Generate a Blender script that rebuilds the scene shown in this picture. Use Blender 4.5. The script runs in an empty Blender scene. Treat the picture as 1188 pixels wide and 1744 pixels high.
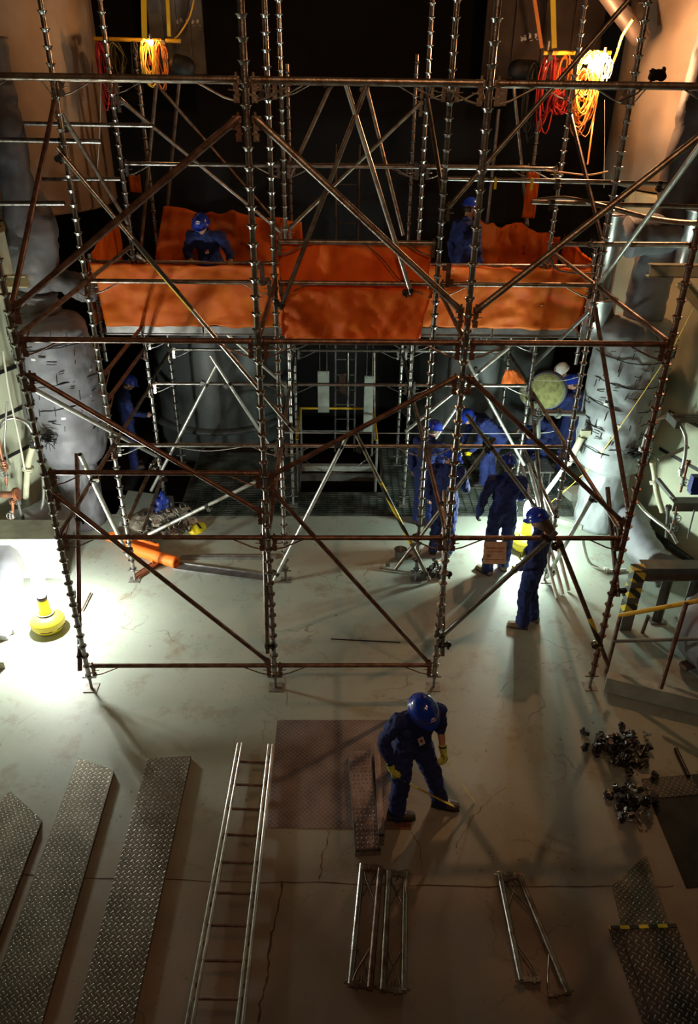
import bpy, bmesh, math, random
from mathutils import Vector, Matrix, noise
random.seed(7)
S = bpy.context.scene
COL = S.collection
PI = math.pi
# ------------------------------------------------------------------ camera
CAM_H = 6.0362; FPX = 1251.9; PITCH = 0.5264; YAW = 0.0245; ROLL = 0.0147
_cf = Vector((math.sin(YAW)*math.cos(PITCH), math.cos(YAW)*math.cos(PITCH), -math.sin(PITCH)))
_r0 = Vector((math.cos(YAW), -math.sin(YAW), 0)); _u0 = _r0.cross(_cf)
_rt = _r0*math.cos(ROLL)+_u0*math.sin(ROLL); _up = _u0*math.cos(ROLL)-_r0*math.sin(ROLL)
cd = bpy.data.cameras.new('camera'); cam = bpy.data.objects.new('camera', cd); COL.objects.link(cam)
cd.sensor_fit = 'HORIZONTAL'; cd.sensor_width = 36; cd.lens = 36*FPX/1188
cd.clip_start = .05; cd.clip_end = 100
M3 = Matrix((_rt, _up, -_cf)).transposed()
cam.matrix_world = Matrix.Translation((0, 0, CAM_H)) @ M3.to_4x4()
S.camera = cam
# surveying helpers: where the sight line through a photo point meets a real plane of the room
def _ray(px, py): return _cf+_rt*((px-594)/FPX)-_up*((py-872)/FPX)
C0 = Vector((0, 0, CAM_H))
def atY(px, py, Y): d = _ray(px, py); return C0+d*(Y/d.y)
def atZ(px, py, z=0.0): d = _ray(px, py); return C0+d*((z-CAM_H)/d.z)
def atX(px, py, X): d = _ray(px, py); return C0+d*(X/d.x)
# ------------------------------------------------------------------ world and exposure
S.view_settings.view_transform = 'Standard'; S.view_settings.look = 'None'
S.view_settings.exposure = 0.72; S.view_settings.gamma = 1; S.view_settings.use_curve_mapping = False
W = bpy.data.worlds.new('world'); S.world = W; W.use_nodes = True
W.node_tree.nodes['Background'].inputs[0].default_value = (1, .75, .5, 1)
W.node_tree.nodes['Background'].inputs[1].default_value = 0.004
S.cycles.max_bounces = 5; S.cycles.diffuse_bounces = 3; S.cycles.glossy_bounces = 3
S.cycles.caustics_reflective = False; S.cycles.caustics_refractive = False
S.cycles.use_denoising = True; S.cycles.sample_clamp_indirect = 4
def lamp(name, kind, loc, power, color, size=.1, target=None, angle=None, blend=.5):
    l = bpy.data.lights.new(name, kind); l.energy = power; l.color = color
    if kind == 'AREA': l.size = size
    else: l.shadow_soft_size = size
    if kind == 'SPOT': l.spot_size = angle; l.spot_blend = blend
    o = bpy.data.objects.new(name, l); COL.objects.link(o); o.location = loc
    if target is not None:
        o.rotation_euler = (Vector(target)-Vector(loc)).to_track_quat('-Z', 'Y').to_euler()
    return o
WHITE = (.86, 1.0, .90)
# the two wobble lights on the floor (their globes are built with them below)
lamp('left_work_light', 'POINT', (-3.61, 7.40, .70), 850, (.94, 1.0, .90), .11)
lamp('right_work_light', 'POINT', (2.87, 9.28, .70), 950, (.74, 1.0, .86), .10)
# tungsten lamps hung among the cables high at the back
lamp('left_tungsten', 'POINT', (-2.55, 12.02, 6.52), 11, (1, .50, .20), .06)
lamp('right_tungsten', 'POINT', (3.47, 11.2, 6.34), 290, (1, .50, .24), .08)
# tungsten floodlights of the gallery behind and above the camera
lamp('gallery_flood', 'SPOT', (1.2, .6, 9.4), 330, (1, .50, .24), .25, (0, 7, 5.6), math.radians(95), .9)
lamp('gallery_low', 'SPOT', (-.5, -1.0, 7.5), 92, (1, .56, .34), .5, (0, 5.0, 0), math.radians(100), 1)

# ------------------------------------------------------------------ materials
MATS = {}
def ND(nt, t, **kw):
    n = nt.nodes.new(t)
    for k, v in kw.items(): setattr(n, k, v)
    return n
def mat(name, c, rough=.6, metal=0., c2=None, scale=8., lo=.4, hi=.62, bump=0., bscale=40., trans=0., emit=0., alpha=1., coat=0., stretch=None, weave=0.):
    m = bpy.data.materials.new(name); m.use_nodes = True; nt = m.node_tree
    b = nt.nodes['Principled BSDF']; L = nt.links.new
    b.inputs['Base Color'].default_value = (*c, 1); b.inputs['Roughness'].default_value = rough
    b.inputs['Metallic'].default_value = metal; b.inputs['Coat Weight'].default_value = coat
    tc = ND(nt, 'ShaderNodeTexCoord'); vec = tc.outputs['Object']
    if stretch:
        mp = ND(nt, 'ShaderNodeMapping'); mp.inputs['Scale'].default_value = stretch; L(vec, mp.inputs[0]); vec = mp.outputs[0]
    if c2:
        n = ND(nt, 'ShaderNodeTexNoise'); n.inputs['Scale'].default_value = scale; n.inputs['Detail'].default_value = 6; L(vec, n.inputs[0])
        r = ND(nt, 'ShaderNodeMapRange'); r.inputs[1].default_value = lo; r.inputs[2].default_value = hi; L(n.outputs[0], r.inputs[0])
        mx = ND(nt, 'ShaderNodeMix', data_type='RGBA'); mx.inputs[6].default_value = (*c, 1); mx.inputs[7].default_value = (*c2, 1)
        L(r.outputs[0], mx.inputs[0]); L(mx.outputs[2], b.inputs['Base Color'])
    if bump:
        n2 = ND(nt, 'ShaderNodeTexNoise'); n2.inputs['Scale'].default_value = bscale; n2.inputs['Detail'].default_value = 4; L(vec, n2.inputs[0])
        bp = ND(nt, 'ShaderNodeBump'); bp.inputs['Strength'].default_value = bump; bp.inputs['Distance'].default_value = .01
        L(n2.outputs[0], bp.inputs['Height']); L(bp.outputs[0], b.inputs['Normal'])
    if emit:
        b.inputs['Emission Color'].default_value = (*c, 1); b.inputs['Emission Strength'].default_value = emit
    if trans:
        out = nt.nodes['Material Output']; t = ND(nt, 'ShaderNodeBsdfTranslucent'); t.inputs[0].default_value = (*c, 1)
        ms = ND(nt, 'ShaderNodeMixShader'); ms.inputs[0].default_value = trans
        L(b.outputs[0], ms.inputs[1]); L(t.outputs[0], ms.inputs[2]); L(ms.outputs[0], out.inputs[0])
    MATS[name] = m; return m
GALV = mat('galvanised', (.40, .39, .37), .30, .9, (.22, .15, .10), 14, .50, .72, .25, 60)
RUST = mat('rusty_tube', (.21, .13, .095), .42, .55, (.11, .06, .045), 12, .40, .62, .4, 50)
DULL = mat('dull_tube', (.30, .27, .22), .38, .8, (.17, .11, .075), 10, .42, .64, .3, 50)
PALE = mat('pale_tube', (.62, .63, .58), .35, .7, (.34, .31, .27), 9, .5, .7, .2, 50)
RINGM = mat('ring_steel', (.45, .45, .44), .26, .95, (.22, .17, .14), 30, .5, .7)
RINGR = mat('ring_rusty', (.26, .17, .13), .36, .75, (.13, .07, .05), 30, .4, .6)
DARK = mat('dark_steel', (.055, .055, .058), .38, .8, (.03, .022, .018), 20)
BLACKM = mat('black_rubber', (.012, .012, .013), .6)
CLAMPM = mat('clamp_steel', (.16, .16, .155), .30, .9, (.06, .045, .04), 20)
CREAM = mat('cream_paint', (.62, .63, .45), .55, 0, (.50, .49, .34), 4, .45, .65, .15, 30)
CREAMW = mat('cream_wall', (.60, .64, .47), .62, 0, (.47, .50, .36), 1.3, .42, .68, .25, 6)
TANW = mat('duct_paint', (.50, .40, .30), .6, 0, (.38, .29, .21), 1.6, .42, .68, .25, 5)
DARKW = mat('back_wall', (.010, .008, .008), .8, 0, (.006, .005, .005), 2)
VESSEL = mat('dark_vessel', (.10, .115, .11), .42, .1, (.035, .038, .036), 1.6, .4, .66, .3, 5)
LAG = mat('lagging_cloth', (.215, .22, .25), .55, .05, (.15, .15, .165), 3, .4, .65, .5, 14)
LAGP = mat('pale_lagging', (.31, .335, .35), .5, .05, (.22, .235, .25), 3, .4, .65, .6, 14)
LAGM = mat('shaded_lagging', (.13, .125, .135), .6, .05, (.07, .06, .06), 3, .4, .65, .6, 14)  # lagging colour darkened to carry the shade over the upper left jackets
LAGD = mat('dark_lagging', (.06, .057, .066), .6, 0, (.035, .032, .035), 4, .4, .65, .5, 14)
ALU = mat('aluminium', (.62, .62, .61), .3, .9, (.45, .44, .43), 8)
ORANGE = mat('orange_sheet', (.95, .24, .015), .6, 0, (.85, .16, .01), 5, .4, .65, .3, 120, trans=.35)
ORANGEV = mat('orange_vest', (.95, .20, .02), .6)
NAVY = mat('blue_coverall', (.013, .028, .155), .85, 0, (.008, .017, .09), 6, .4, .65, .35, 60)
SKIN = mat('skin', (.50, .28, .19), .5)
HAIR = mat('hair', (.03, .018, .012), .6)
BLUEH = mat('blue_helmet', (.010, .040, .42), .16, coat=.6)
WHITEH = mat('white_helmet', (.75, .76, .74), .25, coat=.4)
MARK = mat('white_mark', (.75, .75, .75), .5)
REDM = mat('red_paint', (.55, .03, .02), .5)
GLOVE = mat('yellow_glove', (.62, .66, .12), .8, 0, (.45, .5, .1), 30)
GLOVED = mat('work_glove', (.30, .20, .08), .8)
BOOT = mat('brown_boot', (.055, .04, .028), .6)
BOOTT = mat('tan_shoe', (.22, .17, .10), .7)
YEL = mat('yellow_plastic', (.85, .66, .02), .35, 0, coat=.3)
YELP = mat('yellow_paint', (.70, .42, .02), .45, 0, (.35, .17, .03), 9, .52, .7)
YTAPE = mat('yellow_tape', (.80, .62, .03), .5)
CORDY = mat('yellow_cord', (.85, .52, .05), .5)
CORDO = mat('orange_cord', (.80, .28, .05), .5)
CORDR = mat('red_cord', (.55, .03, .03), .45)
CORDB = mat('blue_plastic', (.01, .03, .25), .4)
ROPEW = mat('white_rope', (.6, .58, .52), .7)
GREYP = mat('grey_paint', (.18, .185, .175), .45, .2, (.12, .12, .11), 5)
GREENG = mat('grey_green_paint', (.40, .44, .38), .55, 0, (.28, .30, .26), 4)
COPPER = mat('rusty_pipe', (.35, .13, .06), .5, .4, (.18, .08, .05), 12)
PAPER = mat('cream_paper', (.74, .64, .54), .8, 0, (.62, .50, .40), 20)
INK = mat('orange_ink', (.42, .12, .03), .8)
BLKINK = mat('black_ink', (.03, .03, .03), .8)
WOOD = mat('weathered_wood', (.23, .17, .11), .8, 0, (.13, .09, .06), 6, stretch=(1, 12, 12))
GRATE = mat('grating_bar', (.27, .31, .27), .30, .7, (.10, .12, .10), 3)
WOOL = mat('yellow_green_wool', (.30, .31, .12), .95, 0, (.18, .18, .07), 14, bump=.8, bscale=40)
LENS = mat('globe_light', (1, .98, .92), .4, emit=90)
BULB = mat('tungsten_glow', (1, .55, .20), .4, emit=60)
JUNKW = mat('torn_lagging', (.52, .50, .42), .7, 0, (.3, .28, .22), 9, bump=.5, bscale=25)

def m_plate(name, base, dark, pitch=.048, rough=.42, holes=0.):
    """rolled tread plate: two interleaved sets of raised lozenges"""
    m = bpy.data.materials.new(name); m.use_nodes = True; nt = m.node_tree; L = nt.links.new
    b = nt.nodes['Principled BSDF']; tc = ND(nt, 'ShaderNodeTexCoord'); sp = ND(nt, 'ShaderNodeSeparateXYZ'); L(tc.outputs['Object'], sp.inputs[0])
    def MT(op, a, c=None, d=None):
        n = ND(nt, 'ShaderNodeMath', operation=op)
        for i, v in enumerate((a, c, d)):
            if v is None: continue
            if isinstance(v, (int, float)): n.inputs[i].default_value = v
            else: L(v, n.inputs[i])
        return n.outputs[0]
    def loz(off, sgn):
        u = MT('SUBTRACT', MT('FRACT', MT('ADD', MT('DIVIDE', sp.outputs[0], pitch), off)), .5)
        v = MT('SUBTRACT', MT('FRACT', MT('ADD', MT('DIVIDE', sp.outputs[1], pitch), off)), .5)
        a = MT('ADD', u, MT('MULTIPLY', v, sgn)); c = MT('SUBTRACT', MT('MULTIPLY', u, sgn), v)
        q = MT('ADD', MT('MULTIPLY', MT('POWER', MT('ABSOLUTE', a), 2), 4.2), MT('MULTIPLY', MT('POWER', MT('ABSOLUTE', c), 2), 46))
        r = ND(nt, 'ShaderNodeMapRange', interpolation_type='SMOOTHSTEP'); L(q, r.inputs[0])
        r.inputs[1].default_value = .35; r.inputs[2].default_value = 1.0; r.inputs[3].default_value = 1; r.inputs[4].default_value = 0
        return r.outputs[0]
    h = MT('MAXIMUM', loz(0., 1.), loz(.5, -1.))
    n = ND(nt, 'ShaderNodeTexNoise'); n.inputs['Scale'].default_value = 3; n.inputs['Detail'].default_value = 7; L(tc.outputs['Object'], n.inputs[0])
    r = ND(nt, 'ShaderNodeMapRange'); r.inputs[1].default_value = .38; r.inputs[2].default_value = .65; L(n.outputs[0], r.inputs[0])
    mx = ND(nt, 'ShaderNodeMix', data_type='RGBA'); mx.inputs[6].default_value = (*base, 1); mx.inputs[7].default_value = (*dark, 1); L(r.outputs[0], mx.inputs[0])
    mx2 = ND(nt, 'ShaderNodeMix', data_type='RGBA'); L(MT('MULTIPLY', h, .45), mx2.inputs[0]); L(mx.outputs[2], mx2.inputs[6]); mx2.inputs[7].default_value = (.5, .48, .42, 1)
    L(mx2.outputs[2], b.inputs['Base Color'])
    b.inputs['Roughness'].default_value = rough; b.inputs['Metallic'].default_value = .65
    bp = ND(nt, 'ShaderNodeBump'); bp.inputs['Strength'].default_value = .9; bp.inputs['Distance'].default_value = .003
    L(h, bp.inputs['Height']); L(bp.outputs[0], b.inputs['Normal'])
    return m
PLANKM = m_plate('tread_plank', (.20, .175, .13), (.12, .10, .07), .052)
PLATEM = m_plate('floor_tread_plate', (.24, .20, .19), (.13, .10, .09), .050, .5)
PLATED = m_plate('dark_tread_plate', (.12, .10, .085), (.06, .05, .045), .062)
def m_floor():
    m = bpy.data.materials.new('painted_floor'); m.use_nodes = True; nt = m.node_tree; L = nt.links.new
    b = nt.nodes['Principled BSDF']; tc = ND(nt, 'ShaderNodeTexCoord'); V = tc.outputs['Object']
    def noise_(s, lo, hi, det=6, rough=.6):
        n = ND(nt, 'ShaderNodeTexNoise'); n.inputs['Scale'].default_value = s; n.inputs['Detail'].default_value = det; n.inputs['Roughness'].default_value = rough; L(V, n.inputs[0])
        r = ND(nt, 'ShaderNodeMapRange'); r.inputs[1].default_value = lo; r.inputs[2].default_value = hi; L(n.outputs[0], r.inputs[0]); return r.outputs[0], n
    def mixc(f, a, c):
        x = ND(nt, 'ShaderNodeMix', data_type='RGBA')
        L(f, x.inputs[0])
        for i, v in ((6, a), (7, c)):
            if isinstance(v, tuple): x.inputs[i].default_value = (*v, 1)
            else: L(v, x.inputs[i])
        return x.outputs[2]
    f1, _ = noise_(.7, .35, .7)
    col = mixc(f1, (.37, .41, .345), (.29, .325, .27))
    # foreground slab: paint worn down to brown concrete, by place on the floor
    sp = ND(nt, 'ShaderNodeSeparateXYZ'); L(V, sp.inputs[0])
    wn = ND(nt, 'ShaderNodeTexNoise'); wn.inputs['Scale'].default_value = .8; wn.inputs['Detail'].default_value = 5; L(V, wn.inputs[0])
    ad = ND(nt, 'ShaderNodeMath', operation='MULTIPLY_ADD'); L(wn.outputs[0], ad.inputs[0]); ad.inputs[1].default_value = 2.2; L(sp.outputs[1], ad.inputs[2])
    rr = ND(nt, 'ShaderNodeMapRange'); rr.inputs[1].default_value = 4.6; rr.inputs[2].default_value = 6.3; rr.inputs[3].default_value = .75; rr.inputs[4].default_value = 0; L(ad.outputs[0], rr.inputs[0])
    col = mixc(rr.outputs[0], col, (.27, .185, .13))
    f2, _ = noise_(1.9, .54, .72, 8, .7)
    col = mixc(f2, col, (.24, .20, .14))
    # dark chips
    f3, _ = noise_(17, .62, .70, 5, .65)
    f3b, _ = noise_(.8, .42, .55, 3, .5)
    mm = ND(nt, 'ShaderNodeMath', operation='MULTIPLY'); L(f3, mm.inputs[0]); L(f3b, mm.inputs[1])
    col = mixc(mm.outputs[0], col, (.12, .105, .08))
    # cracks
    nz = ND(nt, 'ShaderNodeTexNoise'); nz.inputs['Scale'].default_value = 2.2; nz.inputs['Detail'].default_value = 8; L(V, nz.inputs[0])
    va = ND(nt, 'ShaderNodeVectorMath', operation='MULTIPLY_ADD'); L(nz.outputs['Color'], va.inputs[0]); va.inputs[1].default_value = (.9, .9, 0); L(V, va.inputs[2])
    vo = ND(nt, 'ShaderNodeTexVoronoi', feature='DISTANCE_TO_EDGE'); vo.inputs['Scale'].default_value = .75; L(va.outputs[0], vo.inputs['Vector'])
    rc = ND(nt, 'ShaderNodeMapRange'); rc.inputs[1].default_value = 0; rc.inputs[2].default_value = .010; rc.inputs[3].default_value = 1; rc.inputs[4].default_value = 0; L(vo.outputs[0], rc.inputs[0])
    f4, _ = noise_(.9, .50, .62, 3)
    m2 = ND(nt, 'ShaderNodeMath', operation='MULTIPLY'); L(rc.outputs[0], m2.inputs[0]); L(f4, m2.inputs[1])
    m3 = ND(nt, 'ShaderNodeMath', operation='MULTIPLY'); L(m2.outputs[0], m3.inputs[0]); m3.inputs[1].default_value = .75
    col = mixc(m3.outputs[0], col, (.14, .11, .08))
    L(col, b.inputs['Base Color']); b.inputs['Roughness'].default_value = .48; b.inputs['Specular IOR Level'].default_value = .35
    f5, n5 = noise_(30, .3, .7); bp = ND(nt, 'ShaderNodeBump'); bp.inputs['Strength'].default_value = .12; bp.inputs['Distance'].default_value = .01
    L(n5.outputs[0], bp.inputs['Height']); L(bp.outputs[0], b.inputs['Normal'])
    return m
FLOORM = m_floor()
def m_hazard(name, c1, c2, pitch=.09, ax=(0, 1, 1)):
    m = bpy.data.materials.new(name); m.use_nodes = True; nt = m.node_tree; L = nt.links.new
    b = nt.nodes['Principled BSDF']; tc = ND(nt, 'ShaderNodeTexCoord')
    d = ND(nt, 'ShaderNodeVectorMath', operation='DOT_PRODUCT'); L(tc.outputs['Object'], d.inputs[0]); d.inputs[1].default_value = tuple(a/pitch for a in ax)
    f = ND(nt, 'ShaderNodeMath', operation='FRACT'); L(d.outputs['Value'], f.inputs[0])
    g = ND(nt, 'ShaderNodeMath', operation='GREATER_THAN'); L(f.outputs[0], g.inputs[0]); g.inputs[1].default_value = .5
    mx = ND(nt, 'ShaderNodeMix', data_type='RGBA'); L(g.outputs[0], mx.inputs[0]); mx.inputs[6].default_value = (*c1, 1); mx.inputs[7].default_value = (*c2, 1)
    L(mx.outputs[2], b.inputs['Base Color']); b.inputs['Roughness'].default_value = .5
    return m
HAZ = m_hazard('hazard_tape', (.78, .60, .03), (.02, .02, .02), .16, (0, 1, .7))
HAZX = m_hazard('hazard_tape_long', (.78, .60, .03), (.02, .02, .02), .16, (1, 0, .8))
TAPEM = m_hazard('ruled_tape', (.88, .66, .03), (.60, .38, .02), .05, (1, .6, 0))
HAZZ = m_hazard('hazard_tape_post', (.74, .58, .04), (.03, .03, .03), .20, (.9, .9, 1))

# ------------------------------------------------------------------ mesh builder
class MB:
    def __init__(s): s.v = []; s.f = []; s.sm = []
    def add(s, vs, fs, smooth=False):
        o = len(s.v); s.v += [tuple(v) for v in vs]; s.f += [tuple(i+o for i in f) for f in fs]; s.sm += [smooth]*len(fs); return s
    def box(s, c, d, R=None):
        c = Vector(c); hx, hy, hz = d[0]/2, d[1]/2, d[2]/2
        vs = [Vector((x*hx, y*hy, z*hz)) for x in (-1, 1) for y in (-1, 1) for z in (-1, 1)]
        if R is not None: vs = [R @ v for v in vs]
        return s.add([c+v for v in vs], [(0, 1, 3, 2), (4, 6, 7, 5), (0, 4, 5, 1), (2, 3, 7, 6), (0, 2, 6, 4), (1, 5, 7, 3)])
    def tube(s, p0, p1, r, n=12, r1=None, cap=True, hollow=0):
        p0, p1 = Vector(p0), Vector(p1); r1 = r if r1 is None else r1
        d = (p1-p0).normalized(); a = d.orthogonal().normalized(); b = d.cross(a)
        vs = []
        for p, q in ((p0, r), (p1, r1)):
            vs += [p+(a*math.cos(2*PI*i/n)+b*math.sin(2*PI*i/n))*q for i in range(n)]
        s.add(vs, [(i, (i+1) % n, n+(i+1) % n, n+i) for i in range(n)], True)
        if hollow:
            for p, q, e in ((p0, r, d), (p1, r1, -d)):
                ri = q*.82; dp = min(.08, (p1-p0).length*.3)
                vs = []
                for pp, rr in ((p, q), (p, ri), (p+e*dp, ri)):
                    vs += [pp+(a*math.cos(2*PI*i/n)+b*math.sin(2*PI*i/n))*rr for i in range(n)]
                s.add(vs, [(k*n+i, k*n+(i+1) % n, (k+1)*n+(i+1) % n, (k+1)*n+i) for k in (0, 1) for i in range(n)]+[tuple(2*n+i for i in range(n))])
        elif cap: s.add(vs, [tuple(range(n))[::-1], tuple(range(n, 2*n))])
        return s
    def path(s, pts, r, n=8, closed=False):
        pts = [Vector(p) for p in pts]; N = len(pts); rings = []; a = None
        for i, p in enumerate(pts):
            if closed: t = pts[(i+1) % N]-pts[i-1]
            else: t = pts[min(i+1, N-1)]-pts[max(i-1, 0)]
            if t.length < 1e-9: t = Vector((0, 0, 1))
            t.normalize()
            a = t.orthogonal() if a is None else a-t*a.dot(t)
            if a.length < 1e-6: a = t.orthogonal()
            a.normalize(); b = t.cross(a)
            rr = r[i] if isinstance(r, (list, tuple)) else r
            rings.append([p+(a*math.cos(2*PI*k/n)+b*math.sin(2*PI*k/n))*rr for k in range(n)])
        vs = [v for q in rings for v in q]; M = N if closed else N-1
        fs = [(i*n+k, i*n+(k+1) % n, ((i+1) % N)*n+(k+1) % n, ((i+1) % N)*n+k) for i in range(M) for k in range(n)]
        s.add(vs, fs, True)
        if not closed: s.add(vs, [tuple(range(n))[::-1], tuple(range((N-1)*n, N*n))])
        return s
    def lathe(s, prof, c=(0, 0, 0), n=20, R=None, caps=True, arc=2*PI, smooth=True):
        c = Vector(c); vs = []; full = arc > 6.28; m = n if full else n+1
        for r, z in prof:
            for i in range(m):
                v = Vector((r*math.cos(arc*i/n), r*math.sin(arc*i/n), z))
                if R is not None: v = R @ v
                vs.append(c+v)
        k = len(prof)
        fs = [(j*m+i, j*m+(i+1) % m, (j+1)*m+(i+1) % m, (j+1)*m+i) for j in range(k-1) for i in range(n if full else n)]
        s.add(vs, fs, smooth)
        if caps and full:
            for j in (0, k-1):
                if prof[j][0] > 1e-4: s.add(vs, [tuple(j*m+i for i in range(m))])
        return s
    def ball(s, c, r, n=10, R=None):
        r = (r, r, r) if isinstance(r, (int, float)) else r; c = Vector(c); vs = []; fs = []; h = n//2+1
        for j in range(h+1):
            t = PI*j/h
            for i in range(n):
                v = Vector((r[0]*math.sin(t)*math.cos(2*PI*i/n), r[1]*math.sin(t)*math.sin(2*PI*i/n), r[2]*math.cos(t)))
                if R is not None: v = R @ v
                vs.append(c+v)
        for j in range(h):
            for i in range(n): fs.append((j*n+i, (j+1)*n+i, (j+1)*n+(i+1) % n, j*n+(i+1) % n))
        return s.add(vs, fs, True)
    def capsule(s, p0, p1, r0, r1, n=12):
        p0, p1 = Vector(p0), Vector(p1); d = p1-p0
        if d.length < 1e-5: return s.ball(p0, max(r0, r1), n)
        d.normalize(); pts = []; rs = []
        for t in (1.0, .92, .7, .38, 0.): pts.append(p0-d*r0*t); rs.append(max(r0*math.sqrt(max(0, 1-t*t)), 1e-4))
        for t in (0., .38, .7, .92, 1.0): pts.append(p1+d*r1*t); rs.append(max(r1*math.sqrt(max(0, 1-t*t)), 1e-4))
        a = d.orthogonal().normalized(); b = d.cross(a); vs = []
        for p, r in zip(pts, rs): vs += [p+(a*math.cos(2*PI*i/n)+b*math.sin(2*PI*i/n))*r for i in range(n)]
        return s.add(vs, [(j*n+i, j*n+(i+1) % n, (j+1)*n+(i+1) % n, (j+1)*n+i) for j in range(9) for i in range(n)]+[tuple(range(n))[::-1], tuple(range(9*n, 10*n))], True)
    def prism(s, pts, z0, z1):
        n = len(pts); vs = [(p[0], p[1], z0) for p in pts]+[(p[0], p[1], z1) for p in pts]
        return s.add(vs, [(i, (i+1) % n, n+(i+1) % n, n+i) for i in range(n)]+[tuple(range(n))[::-1], tuple(range(n, 2*n))])
    def mesh(s, name, m):
        me = bpy.data.meshes.new(name); me.from_pydata(s.v, [], s.f); me.polygons.foreach_set('use_smooth', s.sm)
        bm = bmesh.new(); bm.from_mesh(me); bmesh.ops.recalc_face_normals(bm, faces=bm.faces); bm.to_mesh(me); bm.free()
        me.materials.append(m); return me
    def obj(s, name, m, parent=None, loc=None, rot=None):
        return inst(s.mesh(name, m), name, parent, loc, rot)
def inst(me, name, parent=None, loc=None, rot=None):
    o = bpy.data.objects.new(name, me); COL.objects.link(o)
    if parent is not None: o.parent = parent
    if loc is not None: o.location = loc
    if rot is not None: o.rotation_euler = rot
    return o
def tag(o, label, cat, group=None, kind=None):
    if label: o['label'] = label
    if cat: o['category'] = cat
    if group: o['group'] = group
    if kind: o['kind'] = kind
    return o
def empty(name, loc, label, cat, group=None, rot=None):
    o = bpy.data.objects.new(name, None); COL.objects.link(o); o.location = loc; o.empty_display_size = .1
    if rot is not None: o.rotation_euler = rot
    return tag(o, label, cat, group)
def setting(o): o['kind'] = 'structure'; return o
def rotz(a): return Matrix.Rotation(a, 3, 'Z')
def align(d):  # rotation taking +Z to d
    return Vector((0, 0, 1)).rotation_difference(Vector(d).normalized()).to_matrix()
def wander(p0, p1, n=12, amp=.03, sag=0.):
    p0, p1 = Vector(p0), Vector(p1); out = []
    for i in range(n+1):
        t = i/n; p = p0.lerp(p1, t); k = math.sin(PI*t)
        p += Vector((random.uniform(-amp, amp), random.uniform(-amp, amp), random.uniform(-amp, amp)))*k
        p.z -= sag*4*t*(1-t); out.append(p)
    return out
def spline(pts, sub=6):
    P = [Vector(p) for p in pts]; out = []
    for i in range(len(P)-1):
        a, b, c, d = P[max(i-1, 0)], P[i], P[i+1], P[min(i+2, len(P)-1)]
        for k in range(sub):
            t = k/sub
            out.append(.5*((2*b)+(c-a)*t+(2*a-5*b+4*c-d)*t*t+(3*b-a-3*c+d)*t**3))
    out.append(P[-1]); return out

# ================================================================== THE ROOM
def lwall(name, inner, z0, z1, m, thick=.3, side=1):
    """vertical wall following a plan line, thickness on the outer side"""
    b = MB(); pts = [Vector((x, y, 0)) for x, y in inner]; outer = []
    for i, p in enumerate(pts):
        t = (pts[min(i+1, len(pts)-1)]-pts[max(i-1, 0)]).normalized(); outer.append(p+Vector((-t.y, t.x, 0))*thick*side)
    n = len(pts)
    vs = [(p.x, p.y, z) for z in (z0, z1) for p in pts]+[(p.x, p.y, z) for z in (z0, z1) for p in outer]
    fs = []
    for i in range(n-1): fs += [(i, i+1, n+i+1, n+i), (2*n+i+1, 2*n+i, 3*n+i, 3*n+i+1), (n+i, n+i+1, 3*n+i+1, 3*n+i), (i+1, i, 2*n+i, 2*n+i+1)]
    fs += [(0, n, 3*n, 2*n), (n-1, 2*n-1+0, 4*n-1, 3*n-1)]
    b.add(vs, fs, False); return setting(b.obj(name, m))
FE = 10.25   # the painted slab ends here, the grating begins
fl = MB()
fl.prism([(-8, -2), (8, -2), (8, FE), (3.9, FE), (3.9, 10.6), (5.6, 10.6), (5.6, FE+.36), (8, FE+.36), (8, FE+.35), (8, FE), (8, -2), (-8, -2)][:2]+[(8, FE), (-8, FE)], -.3, 0)
setting(fl.obj('floor', FLOORM))
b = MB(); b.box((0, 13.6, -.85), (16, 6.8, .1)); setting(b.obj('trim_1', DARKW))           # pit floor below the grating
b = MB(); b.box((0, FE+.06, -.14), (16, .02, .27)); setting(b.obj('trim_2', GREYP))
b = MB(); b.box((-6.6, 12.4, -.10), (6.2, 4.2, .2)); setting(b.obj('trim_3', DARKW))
# right-hand slab that carries the vessel behind the grating
b = MB(); b.prism([(3.95, 10.262), (8, 10.262), (8, 11.2), (4.1, 11.2)], -.3, 0.0); setting(b.obj('trim_4', FLOORM))
b = MB(); b.prism([(-8, 10.262), (-2.55, 10.262), (-2.7, 10.9), (-3.5, 11.1), (-8, 11.1)], -.3, 0.0); setting(b.obj('trim_5', FLOORM))
lw = [(-9.5, 0), (-7.4, 4), (-5.85, 7.3), (-4.82, 9.31), (-4.57, 9.85), (-4.28, 10.6), (-4.25, 10.9), (-4.4, 11.2), (-5, 11.5), (-7, 11.9)]
lwall('wall_left', lw, -.3, 4.28, CREAMW, .35, 1)
def arcpts(cx, cy, r, a0, a1, n): return [(cx+r*math.cos(math.radians(a0+(a1-a0)*i/n)), cy+r*math.sin(math.radians(a0+(a1-a0)*i/n))) for i in range(n+1)]
rw = [(9.5, 0), (7.6, 4), (6.02, 7.2), (5.32, 8.97), (4.89, 10.07), (4.66, 11.0), (4.60, 11.6)]+arcpts(5.15, 12.2, .62, 200, 100, 8)+[(7, 13.2)]
lwall('wall_right', rw, -.3, 4.68, CREAMW, .35, -1)
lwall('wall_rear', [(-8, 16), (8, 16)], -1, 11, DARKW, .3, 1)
b = MB(); b.box((0, 8, 11.1), (19, 17, .2)); setting(b.obj('ceiling', DARKW))
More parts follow.
